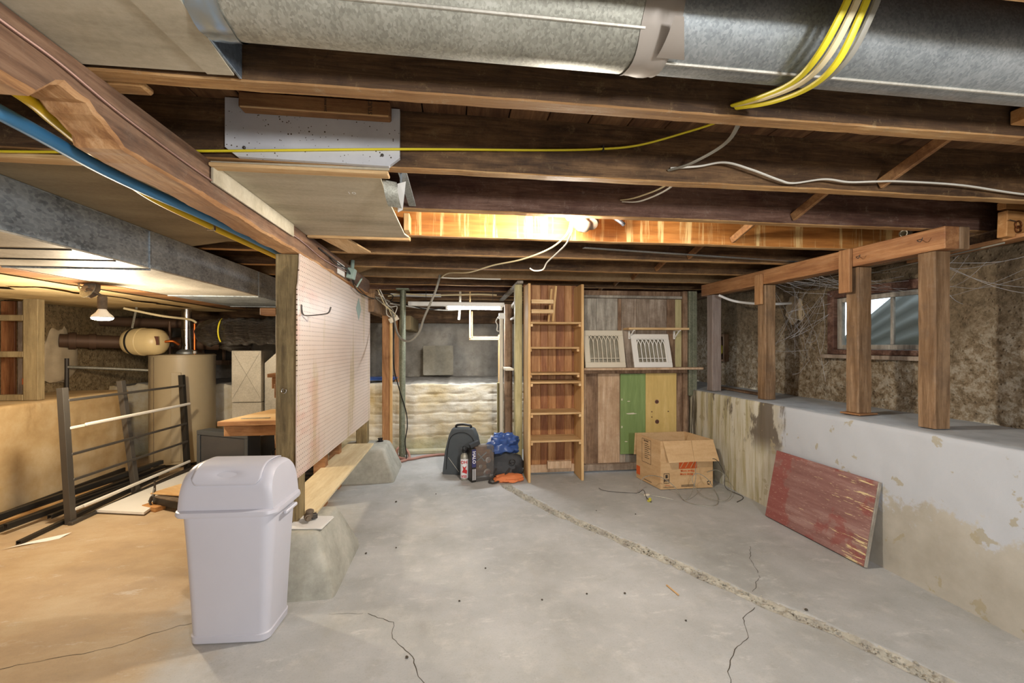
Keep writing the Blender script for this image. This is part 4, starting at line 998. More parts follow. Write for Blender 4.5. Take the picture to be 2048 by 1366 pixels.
mesh('wood_top', xf(bx(-.12, .22, -.04, .18, .10, .112), rotm(0, -.04, .1)), 'pine_x', t)
mesh('iron_body', bx(-.08, .28, -.06, .0, .035, .085), 'dark_steel', t)
mesh('iron_plate', bx(-.05, .28, -.07, .02, .086, .097), 'stained_metal', t)
for x, y in ((-.13, -.02), (.17, .22)):
    mesh('prong', tube([(x, y-.03, .04), (x, y, .09), (x+.005, y, .19)], lambda u: .011*(1.1-.6*u), 8, 5), 'iron', t, 'y'); mesh('prong_foot', bar((x+.005, y, .13), (x+.05, y-.04, .075), .012, .02), 'iron', t)
mesh('hook', tube([(-.06, -.07, .02), (-.065, -.085, .06), (-.05, -.08, .10), (-.03, -.07, .08)], .007, 7), 'iron', t, 'y')
t = one('paper_scrap', grid(6, 3, lambda u, v: (-2.60+.20*u+.02*v, 2.86+.13*u+.05*v*(.4+u), .003+.012*u*v+.004*math.sin(5*u))), 'paper', 'creased white paper scrap on the floor at the left edge', 'paper', None, 'all')
one('stir_stick', prism([(-.012, 0), (.012, 0), (.013, .22), (.008, .24), (-.008, .24), (-.013, .22)], 0, .006, 'y') if False else mv(xf(prism([(-.014, 0), (.014, 0), (.016, .22), (.009, .245), (-.009, .245), (-.016, .22)], 0, .006, 'y'), rotm(.12, .14, .2)), -2.0, 4.02, .0), 'cream_paint', 'cream flat handle sticking up behind the trash can', 'handle')

t = thing('water_heater', 'tall beige cylindrical water heater', 'water heater')
HX, HY, HR = -2.745, 4.83, .275
mesh('jacket', lathe([(HR-.01, .03), (HR, .035), (HR, 1.07), (HR+.004, 1.072), (HR+.004, 1.085), (HR-.01, 1.092), (.02, 1.094)], 48, (HX, HY, 0)), 'heater_jacket', t, 'y')
mesh('base_ring', lathe([(HR-.02, 0), (HR-.02, .034)], 40, (HX, HY, 0)), 'dark_steel', t)
for an in (-2.25, -2.02):
    mesh('seam', bx(-.0015, .0015, -.002, .002, .04, 1.068, 0) if False else mv(bx(-.002, .002, -.002, .002, .04, 1.068, 0), HX+(HR+.0005)*math.cos(an), HY+(HR+.0005)*math.sin(an)), 'stained_metal', t)
a = math.radians(-72); mesh('access_panel', mv(xf(bx(-.04, .04, -.006, .006, .06, .92, .003), rotm(0, 0, a+PI/2)), HX+HR*math.cos(a), HY+HR*math.sin(a), 0), 'heater_jacket', t)
vf = mesh('vent_flue', lathe([(.045, 1.10), (.045, 1.33), (.05, 1.332), (.05, 1.345), (.045, 1.35), (.045, 1.56)], 24, (HX+.02, HY+.02, 0)), 'chrome', t, 'y')
mesh('draft_hood', lathe([(.09, 1.094), (.085, 1.115), (.05, 1.14)], 24, (HX+.02, HY+.02, 0)), 'galv', vf, 'y')
hp = mesh('hot_pipe', cyl((HX+.15, HY-.08, 1.09), (HX+.15, HY-.08, 1.40), .012, 12), 'copper_pipe', t, 'y')
mesh('hot_union', lathe([(.018, 1.095), (.022, 1.10), (.022, 1.125), (.016, 1.135)], 12, (HX+.15, HY-.08, 0)), 'chrome', hp)
mesh('cold_pipe', cyl((HX-.08, HY-.08, 1.09), (HX-.08, HY-.08, 1.42), .012, 12), 'cast_iron_pipe', t, 'y')
mesh('valve', merge(bx(HX-.11, HX-.05, HY-.10, HY-.06, 1.17, 1.21)), 'iron', t)
one('supply_pipe', tube([(-3.0, 4.4, 1.52), (-2.75, 4.5, 1.46), (-2.62, 4.70, 1.44), (-2.58, 4.75, 1.41)], .011, 10), 'cream_cable', 'cream pipe running down from the tan ceiling to the water heater', 'pipe', None, 'y')
t = thing('expansion_tank', 'cream horizontal expansion tank hung above the water heater', 'tank')
M = Matrix.Translation((-2.90, 4.52, 1.215)) @ rotm(0, PI/2, -.12)
mesh('shell', lathe([(.02, -.185), (.08, -.172), (.115, -.14), (.125, -.10), (.127, -.03), (.131, -.028), (.131, -.004), (.127, 0), (.125, .09), (.112, .145), (.075, .175), (.02, .188)], 36, (0, 0, 0), M), 'tank_cream', t, 'y')
mesh('strap', lathe([(.128, -.095), (.1295, -.094), (.1295, -.078), (.128, -.077)], 36, (0, 0, 0), M), 'dark_steel', t, 'y')
mesh('hanger_strap', bar((-2.985, 4.48, 1.34), (-2.96, 4.50, 1.54), .018, .003, (0, 1, 0)), 'galv_warm', t)
mesh('label', mv(xf(bx(-.02, .02, -.001, .001, -.04, .04, 0), rotm(.1, 0, -.2)), -2.735, 4.415, 1.225), 'label_print', t)
one('tank_nipple', tube([(-2.72, 4.50, 1.215), (-2.66, 4.52, 1.22), (-2.63, 4.56, 1.19)], .012, 10), 'copper_pipe', 'short copper pipe from the expansion tank', 'pipe', None, 'y')
t = thing('drain_pipe', 'rusty cast iron drain pipe coming out of the left wall', 'pipe')
mesh('pipe', cyl((-3.60, 4.50, 1.225), (-2.6, 5.2, 1.19), .062, 24), 'cast_iron_pipe', t, 'y')
for k in (.05, .16): 
    p = Vector((-3.60, 4.50, 1.225)).lerp(Vector((-2.6, 5.2, 1.19)), k); q = p+Vector((.04, .028, 0)); mesh('hub', cyl(p, q, .078 if k < .1 else .072, 24), 'cast_iron_pipe', t, 'y')
one('upper_pipe', cyl((-3.62, 5.0, 1.43), (-2.2, 5.3, 1.40), .05, 20), 'cast_iron_pipe', 'dark horizontal pipe high behind the left lamp', 'pipe', None, 'y')
t = thing('thin_pipe', 'thin grey pipe running from the left wall to the heater', 'pipe')
mesh('run', tube([(-3.58, 4.55, .98), (-3.3, 4.67, .957), (-3.01, 4.79, .93)], .014, 10, 2), 'galv_warm', t, 'y')
mesh('riser', cyl((-3.58, 4.55, .76), (-3.58, 4.55, 1.06), .016, 10), 'iron', t, 'y')
def drip(u, v):
    return (-3.61+.03*math.sin(PI*u), 4.36+.34*u, .72+.42*v+.06*nz(u*5, v*3))
one('mortar_patch', blob((-3.64, 4.53, 1.10), .05, .20, .26, 3, .35, 4, 36), 'plaster', 'lumpy pale mortar patch around the pipes in the left wall', 'patch', None, 'y')
t = thing('wall_vent_frame', 'small boarded window frame in the wall behind the water heater', 'window frame')
mesh('frame', merge(bx(-3.28, -2.66, 6.05, 6.14, .93, .99), bx(-3.28, -3.22, 6.05, 6.14, .991, 1.35), bx(-3.28, -2.66, 6.05, 6.14, 1.351, 1.40), bx(-2.72, -2.66, 6.05, 6.14, .991, 1.35), bx(-2.99, -2.96, 6.07, 6.12, .991, 1.35)), 'old_board_brown', t)
mesh('pane', bx(-3.21, -2.73, 6.10, 6.11, .991, 1.35, .001), 'glass_dark', t)
# insulated flexible duct wrapped in black film
t = thing('flex_duct', 'thick flexible duct wrapped in shiny black plastic film', 'duct')
def lump(u): return .125*(1-.12*math.exp(-((u-.02)/.05)**2)+.05*math.sin(u*21))
def crinkle(s, c, amp):
    return [tuple(Vector(v)+(Vector(v)-Vector((v[0], c[1], c[2]))).normalized()*amp*(noise.noise(Vector((v[0]*16, v[1]*9, v[2]*9)))+.6*noise.noise(Vector((v[0]*45, v[1]*14, v[2]*14))))) for v in s[0]], s[1]
mesh('wrap', crinkle(tube([(-2.42, 4.68, 1.29), (-2.30, 4.56, 1.315), (-2.0, 4.48, 1.315), (-1.75, 4.46, 1.32), (-1.62, 4.50, 1.38), (-1.58, 4.56, 1.50)], lump, 44, 16), (0, 4.5, 1.32), .022), 'black_film', t, 'all')
mesh('drop', tube([(-2.24, 4.60, 1.24), (-2.16, 4.68, 1.19), (-2.08, 4.74, 1.145)], lambda u: .10-.02*u, 24, 6), 'black_film', t, 'all')
mesh('tie', tube([(-2.20+.0*a, 4.525+.13*math.cos(a), 1.315+.13*math.sin(a)) for a in [2.0+i*.2 for i in range(11)]], .006, 8, 1, True), 'yellow_cable', t, 'y')
t = thing('furnace_plenum', 'pale galvanized furnace plenum box behind the workbench', 'duct')
mesh('box_section', bx(-2.18, -1.905, 4.60, 4.88, .62, 1.13, .004), 'duct_pale', t)
mesh('box_section', bx(-2.18, -1.905, 4.605, 4.88, 0, .615, .004), 'duct_pale', t)
mesh('taper', prism([(-1.90, 1.0), (-1.72, 1.17), (-1.40, 1.17), (-1.40, 0), (-1.90, 0)], 4.66, 4.88, 'y'), 'duct_pale', t)
mesh('cross_fold', merge(bar((-2.17, 4.597, .66), (-1.915, 4.597, 1.12), .004, .002, (0, 1, 0)), bar((-1.915, 4.597, .66), (-2.17, 4.597, 1.12), .004, .002, (0, 1, 0))), 'duct_pale', t)
# workbench seen between the heater and the near post
t = thing('workbench', 'wooden workbench with a pale plank top behind the timber post', 'workbench')
mesh('top', prism([(-1.62, 3.25), (-.93, 3.25), (-.93, 3.82), (-1.50, 3.82)], .628, .655, 'z'), 'pine_x', t)
mesh('front_rail', bx(-1.60, -.93, 3.27, 3.31, .545, .615), 'bench_edge', t)
mesh('edge', bx(-1.625, -.93, 3.235, 3.249, .622, .655), 'bench_edge', t)
mesh('leg', bx(-1.02, -.94, 3.32, 3.40, 0, .627), 'bench_edge', t)
mesh('leg', bx(-1.02, -.94, 3.72, 3.79, 0, .627), 'bench_edge', t); mesh('leg', bx(-1.44, -1.37, 3.72, 3.79, 0, .627), 'bench_edge', t)
one('steel_rule', ob((-1.42, 3.34, .658), .19, .022, .003, 0, 0, .05), 'galv_warm', 'small metal tool lying on the workbench top', 'tool')
one('steel_wool', blob((-1.05, 3.55, .68), .03, .03, .026, 5, .5, 9, 16), 'galv', 'crumpled bit of foil on the workbench', 'foil')
t = thing('wall_rack_arm', 'short reddish shelf arm fixed to the post above the workbench', 'shelf arm')
mesh('arm', bx(-1.16, -.93, 2.95, 3.06, .905, .975), 'bench_edge', t); mesh('top_board', bx(-1.18, -.93, 2.93, 3.08, .977, 1.0), 'bench_edge', t)
mesh('cleat', bx(-.955, -.908, 2.46, 3.08, .90, .976), 'bench_edge', t)
one('wood_stub', bx(-.985, -.906, 2.36, 2.44, 1.335, 1.372), 'bench_edge', 'reddish wood stub level with the black wrapped duct', 'wood block')
t = thing('television', 'old dark grey television standing under the workbench', 'television', None, (-1.72, 3.86, 0), (0, 0, -.45))
mesh('cabinet', loft([rrect(-.26, .26, -.19, -.15, .01, z, 3) for z in (0, .005, .48, .485)] if False else [[(x*s, y, z0+(z-.26)*s) for x, z in ((-.27, .02), (.27, .02), (.27, .50), (-.27, .50))] for y, s, z0 in ((-.20, 1, .26), (-.10, 1, .26), (-.06, .86, .25), (.08, .82, .25), (.10, .62, .24), (.24, .55, .23))]), 'tv_plastic', t)
mesh('screen', bx(-.23, .23, -.206, -.199, .07, .46, .004), 'glass_dark', t)
mesh('bezel', merge(bx(-.27, .27, -.212, -.2, .02, .065), bx(-.27, .27, -.212, -.2, .465, .50), bx(-.27, -.235, -.212, -.2, .066, .464), bx(.235, .27, -.212, -.2, .066, .464)), 'tv_plastic', t)
mesh('foot', bx(-.2, .2, -.15, .15, 0, .03), 'tv_plastic', t)
t = thing('printer', 'low dark office machine under the workbench', 'machine')
mesh('lower_body', bx(-1.33, -1.04, 3.46, 3.70, .0, .36), 'black_plastic', t)
mesh('lid', loft([rrect(-1.33+i, -1.04-i, 3.44+i*.5, 3.70-i, .03, z, 4) for i, z in ((0, .365), (0, .43), (.02, .48), (.06, .50))]), 'cast_iron_pipe', t, 'y')
mesh('grille', merge(*[bx(-1.31, -1.06, 3.45, 3.459, .06+.03*k, .075+.03*k, .001) for k in range(9)]), 'dark_steel', t)
cable('power_cord', [(-1.40, 3.80, .52), (-1.34, 3.62, .50), (-1.32, 3.5, .42), (-1.36, 3.46, .38), (-1.30, 3.44, .30)], .006, 'black_cable', 'black cord hanging between the television and the dark machine', 1)
# stud frame on the left ledge
t = thing('stud_rack', 'greyish wooden stud frame with rungs standing on the left ledge', 'rack')
mesh('stud', bx(-3.29, -3.19, 3.80, 3.86, .757, 1.54), 'left_frame', t)
mesh('stud', bx(-3.40, -3.33, 3.92, 3.98, .757, 1.54), 'left_frame', t)
for z in (.757, 1.09, 1.37): mesh('rung', bx(-3.64, -3.292, 3.80, 3.85, z, z+.045), 'left_frame', t)
for x0, m in ((-3.64, 'cedar_dark'), (-3.52, 'old_board')): mesh('board', bx(x0, x0+.10, 4.02, 4.04, .757, 1.54), m, t)
mesh('tag', bx(-3.395, -3.335, 3.912, 3.919, .87, .92, .001), 'orange_cloth', t)

# ================================================================ RIGHT: POSTS ON THE LEDGE, RAIL, WINDOW
post('ledge_post', 2.378, 2.470, 1.88, 1.965, .762, 1.652, 'post_wood', 'brown timber post nearest the right edge on the ledge', 'timber posts on the right ledge')
post('ledge_post', 2.395, 2.490, 2.315, 2.40, .775, 1.650, 'post_wood', 'brown timber post in front of the window on a thin shim', 'timber posts on the right ledge')
post('ledge_post', 2.375, 2.465, 3.075, 3.165, .762, 1.648, 'post_wood', 'brown notched timber post left of the window', 'timber posts on the right ledge')
post('ledge_post', 2.35, 2.44, 3.73, 3.82, .762, 1.646, 'post_lilac', 'pale grey timber post beside the plank partition', 'timber posts on the right ledge')
one('shim', ob((2.44, 2.355, .768), .15, .12, .010, 0, 0, .15), 'bench_edge', 'thin wood shim under the post in front of the window', 'shim')
t = thing('timber_rail', 'long orange brown timber rail on top of the ledge posts', 'rail')
mesh('rail', bx(2.37, 2.455, 1.83, 3.95, 1.655, 1.765, .004), 'rail_wood', t)
mesh('nailer', bx(2.457, 2.515, 1.83, 3.9, 1.655, 1.765, .004), 'post_wood', t)
for y, z0, z1, m in ((2.325, 1.50, 1.762, 'orange_block'), (3.085, 1.50, 1.735, 'orange_block')):
    one('scab_block', bx(2.345, 2.368, y, y+.075, z0, z1, .003), 'post_rust', ('short orange block nailed over the rail joint by the window post', 'short orange block nailed over the rail joint by the notched post')[0 if y < 2.5 else 1], 'block')
t = thing('bent_nail', 'bent nail hooks sticking out of the timber rail', 'nail')
for y, z in ((1.94, 1.715), (2.28, 1.70)):
    mesh('nail', tube([(2.369, y, z+.01), (2.335, y-.01, z), (2.33, y-.03, z-.012), (2.325, y-.045, z+.006)], .002, 5, 3), 'iron', t)
# window
wn = struct(mesh('window_1', merge(bx(2.83, 2.93, 2.245, 2.30, 1.115, 1.595), bx(2.83, 2.93, 2.94, 2.995, 1.115, 1.595), bx(2.83, 2.93, 2.301, 2.939, 1.535, 1.595), bx(2.81, 2.93, 2.301, 2.939, 1.115, 1.15)), 'joist_red'))
sash = mesh('sash', merge(bx(2.86, 2.895, 2.302, 2.34, 1.152, 1.533), bx(2.86, 2.895, 2.90, 2.938, 1.152, 1.533), bx(2.86, 2.895, 2.341, 2.899, 1.50, 1.533), bx(2.86, 2.895, 2.341, 2.899, 1.152, 1.185)), 'old_board_grey', wn)
for y in (2.53, 2.715): mesh('muntin', bx(2.865, 2.89, y-.009, y+.009, 1.186, 1.499), 'old_board_grey', wn)
for a, b in ((2.341, 2.52), (2.54, 2.705), (2.725, 2.899)): mesh('pane', bx(2.875, 2.879, a, b, 1.186, 1.499, 0), 'window_glass', wn)
mesh('sill', bx(2.79, 2.93, 2.22, 3.02, 1.085, 1.113), 'old_board', wn)
# outside: window well and ground
V = []
def well(u, v):
    a = -PI/2+PI*u; y = 2.75+.62*math.sin(a); x = 2.97+.62*math.cos(a)
    top = 1.74-.80*max(0, (u-.60)/.40)
    return (x+.012*math.sin(v*40), y, .9+(top-.9)*v)
g1 = grid(36, 24, well)
w = one('window_well', merge(g1, ([(x+.01*(x > 3.1)+.004, y, z) for x, y, z in g1[0]], g1[1])), 'well_steel', 'curved metal window well outside the basement window', 'window well', None, 'all')
struct(mesh('ground', prism([(3.0, 6.4), (3.0, -1.8), (3.06, -1.8), (3.06, 2.1), (3.58, 2.1), (3.58, 3.14), (3.06, 3.14), (3.06, 6.4)], .4, .9, 'z') if False else bx(2.94, 3.70, 2.05, 3.45, .8, .92, 0), 'outside_ground'))
# utility opening in the right wall
t = thing('vent_frame', 'small wooden framed opening in the rubble wall', 'frame')
mesh('frame', merge(bx(2.80, 2.95, 4.235, 4.262, 1.01, 1.30), bx(2.80, 2.95, 4.50, 4.53, 1.01, 1.30), bx(2.80, 2.95, 4.263, 4.499, 1.275, 1.30), bx(2.80, 2.95, 4.263, 4.499, 1.01, 1.032)), 'old_board_brown', t)
mesh('back_board', bx(3.10, 3.12, 4.18, 4.58, .96, 1.36), 'old_board_brown', t)
for a in ((2.90, 3.099, 4.18, 4.20, .96, 1.36), (2.90, 3.099, 4.56, 4.58, .96, 1.36), (2.90, 3.099, 4.201, 4.559, .96, .98), (2.90, 3.099, 4.201, 4.559, 1.34, 1.36)): mesh('niche_board', bx(*a), 'old_board_brown', t)
one('insulated_pipe', cyl((2.98, 4.44, 1.12), (2.90, 4.30, 1.13), .045, 16), 'cast_iron_pipe', 'pipe end inside the small framed opening', 'pipe', None, 'y')
one('insulation_wad', blob((2.88, 4.45, 1.13), .05, .05, .055, 2, .5, 7, 18), 'insulation_yellow', 'yellow insulation wad in the small framed opening', 'insulation', None, 'y')
one('mortar_patch', blob((2.86, 3.34, 1.49), .045, .095, .11, 8, .4, 5, 32), 'plaster', 'round pale mortar patch on the right wall by the cobwebs', 'patch', None, 'y')
one('plastic_pipe', tube([(2.34, 3.62, 1.63), (2.44, 3.56, 1.575), (2.56, 3.47, 1.545), (2.70, 3.40, 1.535), (2.86, 3.34, 1.54)], .011, 12, 6), 'pvc_white', 'bent white plastic pipe entering the mortar patch', 'pipe', None, 'y')
one('rag_strip', prism([(2.52, 3.30), (2.60, 3.28), (2.62, 4.1), (2.55, 4.1)], .762, .775, 'z'), 'old_board_brown', 'thin wood strip lying on the ledge beside the rubble wall', 'strip')
# joist-end boards seen past the rail
one('ledger_board', bar((2.60, 1.30, 1.70), (2.82, 2.35, 1.70), .09, .02), 'rail_wood', 'reddish board under the joists at the far right', 'board')
for i, (y, z) in enumerate(((2.2, 1.66), (2.75, 1.67))):
    one('cable_line', cyl((2.52, y-.5, z-.005), (2.84, y+.6, z+.01), .004, 6), 'grey_cable', ('grey line strung behind the nearest ledge post', 'grey line strung above the window')[i], 'cable')
# cobwebs: fine strands nobody could count
rs = random.Random(3); parts = []
anchors = [((2.82, rs.uniform(2.95, 3.3), rs.uniform(1.05, 1.65)), (rs.uniform(2.5, 2.82), rs.uniform(2.9, 3.35), rs.uniform(.9, 1.72))) for _ in range(46)]
anchors += [((2.46, rs.uniform(2.4, 3.1), 1.65), (2.81, rs.uniform(2.3, 3.3), rs.uniform(1.5, 1.7))) for _ in range(26)]
anchors += [((2.47, 1.95, rs.uniform(1.4, 1.65)), (2.81, rs.uniform(1.6, 2.2), rs.uniform(1.4, 1.7))) for _ in range(10)]
for p, q in anchors:
    p, q = Vector(p), Vector(q); m = (p+q)/2+Vector((0, rs.uniform(-.03, .03), -.05*rs.random()))
    parts.append(tube([p, m, q], .0006+.0008*rs.random(), 3, 4, False))
o = one('cobweb', merge(*parts), 'cobweb_grey', 'dusty grey cobwebs strung around the window', 'cobweb'); o['kind'] = 'stuff'

# ================================================================ BACK OPENING AND CLOSET FRAMING
one('concrete_slab', xf(loft([rrect(-.20, .20, 0, .40, .02, z, 3) for z in (0, .004, .046, .05)]), Matrix.Translation((-.225, 5.98, .775)) @ rotm(PI/2-.12, 0, .02)), 'slab_tan', 'square tan concrete paver leaning against the back wall', 'paver', None, 'y')
one('stud', bx(.552, .618, 3.985, 4.07, 0, 1.745), 'pine_green', 'greenish wall stud behind the left side of the bookcase', 'stud')
one('stud', bx(.50, .575, 4.36, 4.45, 0, 1.60), 'old_board_brown', 'dark brown stud in the closet opening', 'stud')
one('stud', bx(.48, .53, 4.80, 4.87, .75, 1.30), 'pine', 'short orange stud behind the white pole', 'stud')
one('pole', tube([(.455, 4.28, 0), (.455, 4.28, 1.44)], .018, 12, 1), 'cream_paint', 'cream pole standing at the closet opening', 'pole', None, 'y')
one('stud', bx(.43, .47, 4.42, 4.48, 0, .80), 'pine_green', 'pale greenish stud below the cream pole', 'stud')
one('socket_box', bx(.43, .482, 4.25, 4.31, 1.442, 1.50), 'white_paint', 'white box on top of the cream pole', 'box')
one('rope', tube([(.431, 4.27, 1.47), (.40, 4.27, 1.42), (.415, 4.27, 1.38), (.41, 4.27, 1.33), (.43, 4.27, 1.32)], .006, 6), 'white_cable', 'short white cord dangling beside the cream pole', 'cord', None, 'y')
one('closet_shelf', bx(.47, .548, 4.05, 4.35, .944, .965), 'cream_paint', 'white shelf piece in the closet opening', 'shelf')
one('closet_rail', bar((.575, 3.99, 1.60), (.565, 4.95, 1.53), .03, .03), 'cream_paint', 'slanted cream wood rail at the top of the closet opening', 'rail')
one('closet_rail', bar((.56, 4.10, 1.445), (.56, 4.9, 1.44), .02, .02), 'white_paint', 'lower white rail in the closet opening', 'rail')
one('header_board', bx(.56, .615, 3.90, 5.5, 1.745, 1.768), 'old_board_grey', 'grey header board under the joists above the closet opening', 'board')
t = thing('hanging_rack', 'pale pine rack hanging below the fluorescent tube', 'rack')
mesh('upright', bx(.155, .172, 4.77, 4.81, 1.26, 1.80), 'pine', t); mesh('upright', bx(.18, .195, 4.84, 4.87, 1.26, 1.56), 'pine', t)
mesh('crosspiece', bx(.155, .50, 4.80, 4.82, 1.240, 1.258), 'pine_x', t); mesh('crosspiece', bx(.17, .50, 4.84, 4.86, 1.262, 1.280), 'pine_x', t)
one('drain_pipe', tube([(.057, 4.785, 1.7695), (.055, 4.785, 1.66), (.05, 4.78, 1.58), (.045, 4.78, 1.50), (.04, 4.78, 1.46)], .013, 10), 'cream_paint', 'thin cream pipe hanging down past the fluorescent tube', 'pipe', None, 'y')
one('insulated_board', bx(-.72, -.16, 5.02, 5.16, 1.745, 1.767), 'paper', 'white board under the joists behind the steel pipe post', 'board')
cable('electric_cable', [(-.70, 4.72, 1.70), (-.55, 4.70, 1.725), (-.3, 4.72, 1.715), (0, 4.72, 1.725), (.25, 4.72, 1.735), (.45, 4.72, 1.73)], .008, 'cream_cable', 'cream cable sagging along the rear joist', 1)
cable('electric_cable', [(-.72, 4.85, 1.64), (-.4, 4.95, 1.60), (-.1, 5.05, 1.585), (.1, 5.1, 1.60), (.3, 5.15, 1.62)], .007, 'white_cable', 'white cable sagging in front of the fluorescent fixture', 1)
cable('electric_cable', [(-.72, 4.80, 1.66), (-.5, 4.82, 1.62), (-.3, 4.84, 1.575), (-.15, 4.9, 1.60), (-.10, 4.9, 1.67)], .006, 'black_cable', 'black cable looping behind the steel pipe post', 1)
cable('armoured_cable', [(-.13, 3.835, 1.79), (-.15, 3.80, 1.70), (-.19, 3.85, 1.60), (-.27, 3.92, 1.43), (-.32, 3.98, 1.30), (-.40, 4.02, 1.222), (-.48, 4.1, 1.235), (-.54, 4.2, 1.30), (-.58, 4.3, 1.42), (-.62, 4.4, 1.52)], .010, 'grey_cable', 'grey armoured cable hanging in a big loop beside the steel pipe post', 1)
cable('electric_cable', [(-.12, 3.832, 1.772), (0, 3.828, 1.766), (.1, 3.832, 1.77), (.25, 3.828, 1.766), (.4, 3.834, 1.768)], .006, 'white_cable', 'white cable stapled along the pale brown joist', 1)
cable('extension_cord', [(-.585, 4.30, 1.40), (-.60, 4.4, 1.0), (-.56, 4.5, .75), (-.50, 4.58, .50), (-.485, 4.56, .35), (-.505, 4.55, .2), (-.49, 4.54, .05), (-.50, 4.52, .012)], .006, 'black_cable', 'black cord hanging down along the steel pipe post', 1)
# tangle and boxes at the beam end
t = thing('junction_box', 'grey green electrical box with open lid on the beam above the pegboard', 'electrical box')
mesh('box', ob((-.745, 3.28, 1.70), .05, .075, .075, 0, .2, 0), 'box_grey_green', t); mesh('lid', ob((-.715, 3.40, 1.655), .012, .075, .075, .3, .5, .3), 'box_grey_green', t)
mesh('conduit', cyl((-.74, 3.28, 1.735), (-.74, 3.30, 1.80), .014, 12), 'box_grey_green', t, 'y')
one('tin_sheet', xf(bx(-.002, .002, -.09, .09, -.03, .05, 0), Matrix.Translation((-.772, 3.1, 1.69))), 'paper', 'pale card tucked behind the grey green electrical box', 'card')
t = thing('junction_box', 'cream electrical box at the rear beam end with wires', 'electrical box')
mesh('box', ob((-.625, 4.60, 1.45), .10, .05, .05, 0, -.5, .1), 'cream_paint', t)
rs = random.Random(5)
for i in range(7):
    p = Vector((-.70, 4.35, 1.62)); q = Vector((-.63, 4.58, 1.46))
    mesh('wire', tube([p+Vector((rs.uniform(-.04, .02), rs.uniform(-.3, .0), rs.uniform(-.02, .08))), p+Vector((rs.uniform(0, .10), rs.uniform(-.05, .1), rs.uniform(-.08, .06))), q+Vector((rs.uniform(-.05, .05), rs.uniform(-.1, 0), rs.uniform(0, .12))), q], .005, 6, 6), rs.choice(['black_cable', 'cream_cable', 'grey_cable', 'white_cable']), t, 'y')
for i in range(2):
    mesh('wire', tube([(-.77, 2.6+.2*i, 1.735), (-.755, 2.9, 1.72-.02*i), (-.745, 3.2, 1.70+.01*i), (-.75, 3.45, 1.64-.03*i), (-.745, 3.9, 1.60), (-.72, 4.3, 1.62)], .004, 6, 6), 'black_cable', t, 'y')
one('magazine_stack', merge(bx(-1.05, -.68, 5.0, 5.2, .79, .80), bx(-1.03, -.66, 5.0, 5.22, .801, .812), bx(-1.02, -.68, 5.02, 5.2, .813, .822)), 'bag_blue', 'flat blue and white papers on the back ledge behind the pegboard', 'papers')
one('hose', tube([(-.62, 4.52, .014), (-.58, 4.46, .016), (-.52, 4.50, .016), (-.47, 4.60, .016), (-.50, 4.72, .06), (-.56, 4.74, .10), (-.60, 4.66, .09), (-.58, 4.60, .03), (-.46, 4.56, .015), (-.30, 4.66, .015), (-.10, 4.70, .015), (.10, 4.55, .015), (.25, 4.3, .015)], .014, 10, 8), 'hose_red', 'reddish rubber hose coiled on the floor behind the far pier', 'hose', None, 'y')

# ================================================================ BAG PILE
t = thing('tool_case', 'dark grey soft tool case with a top handle standing on the floor', 'bag', None, (.075, 4.06, 0), (0, 0, -.25))
mesh('shell', loft([[(x*s, y*d+.05*z, z) for x, y in ((-.17, -.08), (.17, -.08), (.19, 0), (.17, .08), (-.17, .08), (-.19, 0))] for z, s, d in ((0, .98, .9), (.02, 1.02, 1), (.2, .92, .95), (.34, .74, .85), (.40, .60, .7), (.415, .5, .5))]), 'bag_grey', t, 'y')
mesh('handle', tube([(-.07, .02, .405), (-.065, .015, .435), (0, .015, .445), (.065, .015, .435), (.07, .02, .405)], .011, 8), 'black_plastic', t, 'y')
mesh('zip', tube([(-.14, -.078, .05), (-.13, -.074, .2), (-.10, -.062, .34), (0, -.055, .385), (.10, -.062, .34), (.13, -.074, .2), (.14, -.078, .05)], .003, 6), 'black_plastic', t, 'y')
mesh('seam_line', bar((-.12, -.081, .16), (-.02, -.083, .03), .003, .003), 'white_cable', t)
t = thing('water_bottle', 'steel water bottle with a red and white printed wrap', 'bottle', None, (.082, 3.85, 0), (0, 0, 0))
mesh('body', lathe([(.030, 0), (.034, .004), (.034, .20), (.031, .215), (.02, .228), (.02, .24)], 24), 'galv_warm', t, 'y')
mesh('cap', lathe([(.021, .238), (.023, .24), (.023, .262), (.015, .268)], 18), 'black_plastic', t, 'y')
mesh('loop', tube([(-.012, 0, .266), (-.014, 0, .285), (0, 0, .295), (.014, 0, .285), (.012, 0, .266)], .004, 6), 'black_plastic', t, 'y')
mesh('wrap', lathe([(.0346, .02), (.0348, .021), (.0348, .185), (.0346, .186)], 24), 'ink_white', t, 'y')
text('print', 'OH', .038, 'red_print', t, basis((-.004, -.0352, .160), (1, 0, 0), (0, 0, 1)), .001)
text('print', 'YES', .03, 'red_print', t, basis((-.004, -.0352, .036), (1, 0, 0), (0, 0, 1)), .001)
mesh('print_shape', prism([(-.022, .075), (.02, .06), (.024, .09), (.008, .10), (.02, .13), (.0, .115), (-.018, .13), (-.01, .10)], -.0358, -.0350, 'y'), 'red_print', t)
t = thing('hardware_package', 'clear plastic package of lamp hardware marked HALO', 'package', None, (.215, 3.84, 0), (0, 0, .32))
mesh('clear_box', bx(-.055, .115, -.06, .06, 0, .30, .006), 'clear_plastic', t)
mesh('spine', merge(bx(-.098, -.056, -.062, .06, 0, .285, .004)), 'dark_steel', t)
mesh('spine_print', bx(-.096, -.058, -.0645, -.0625, .13, .283, .001), 'purple_print', t)
text('print', 'HALO', .040, 'ink_white', t, basis((-.077, -.0652, .215), (0, 0, -1), (1, 0, 0)), .0008)
for k in range(3): mesh('print_line', bx(-.090+.012*k, -.085+.012*k, -.0645, -.063, .02, .115, 0), 'ink_white', t)
mesh('inner_card', bx(-.05, .11, .035, .045, .02, .28, .001), 'brace', t)
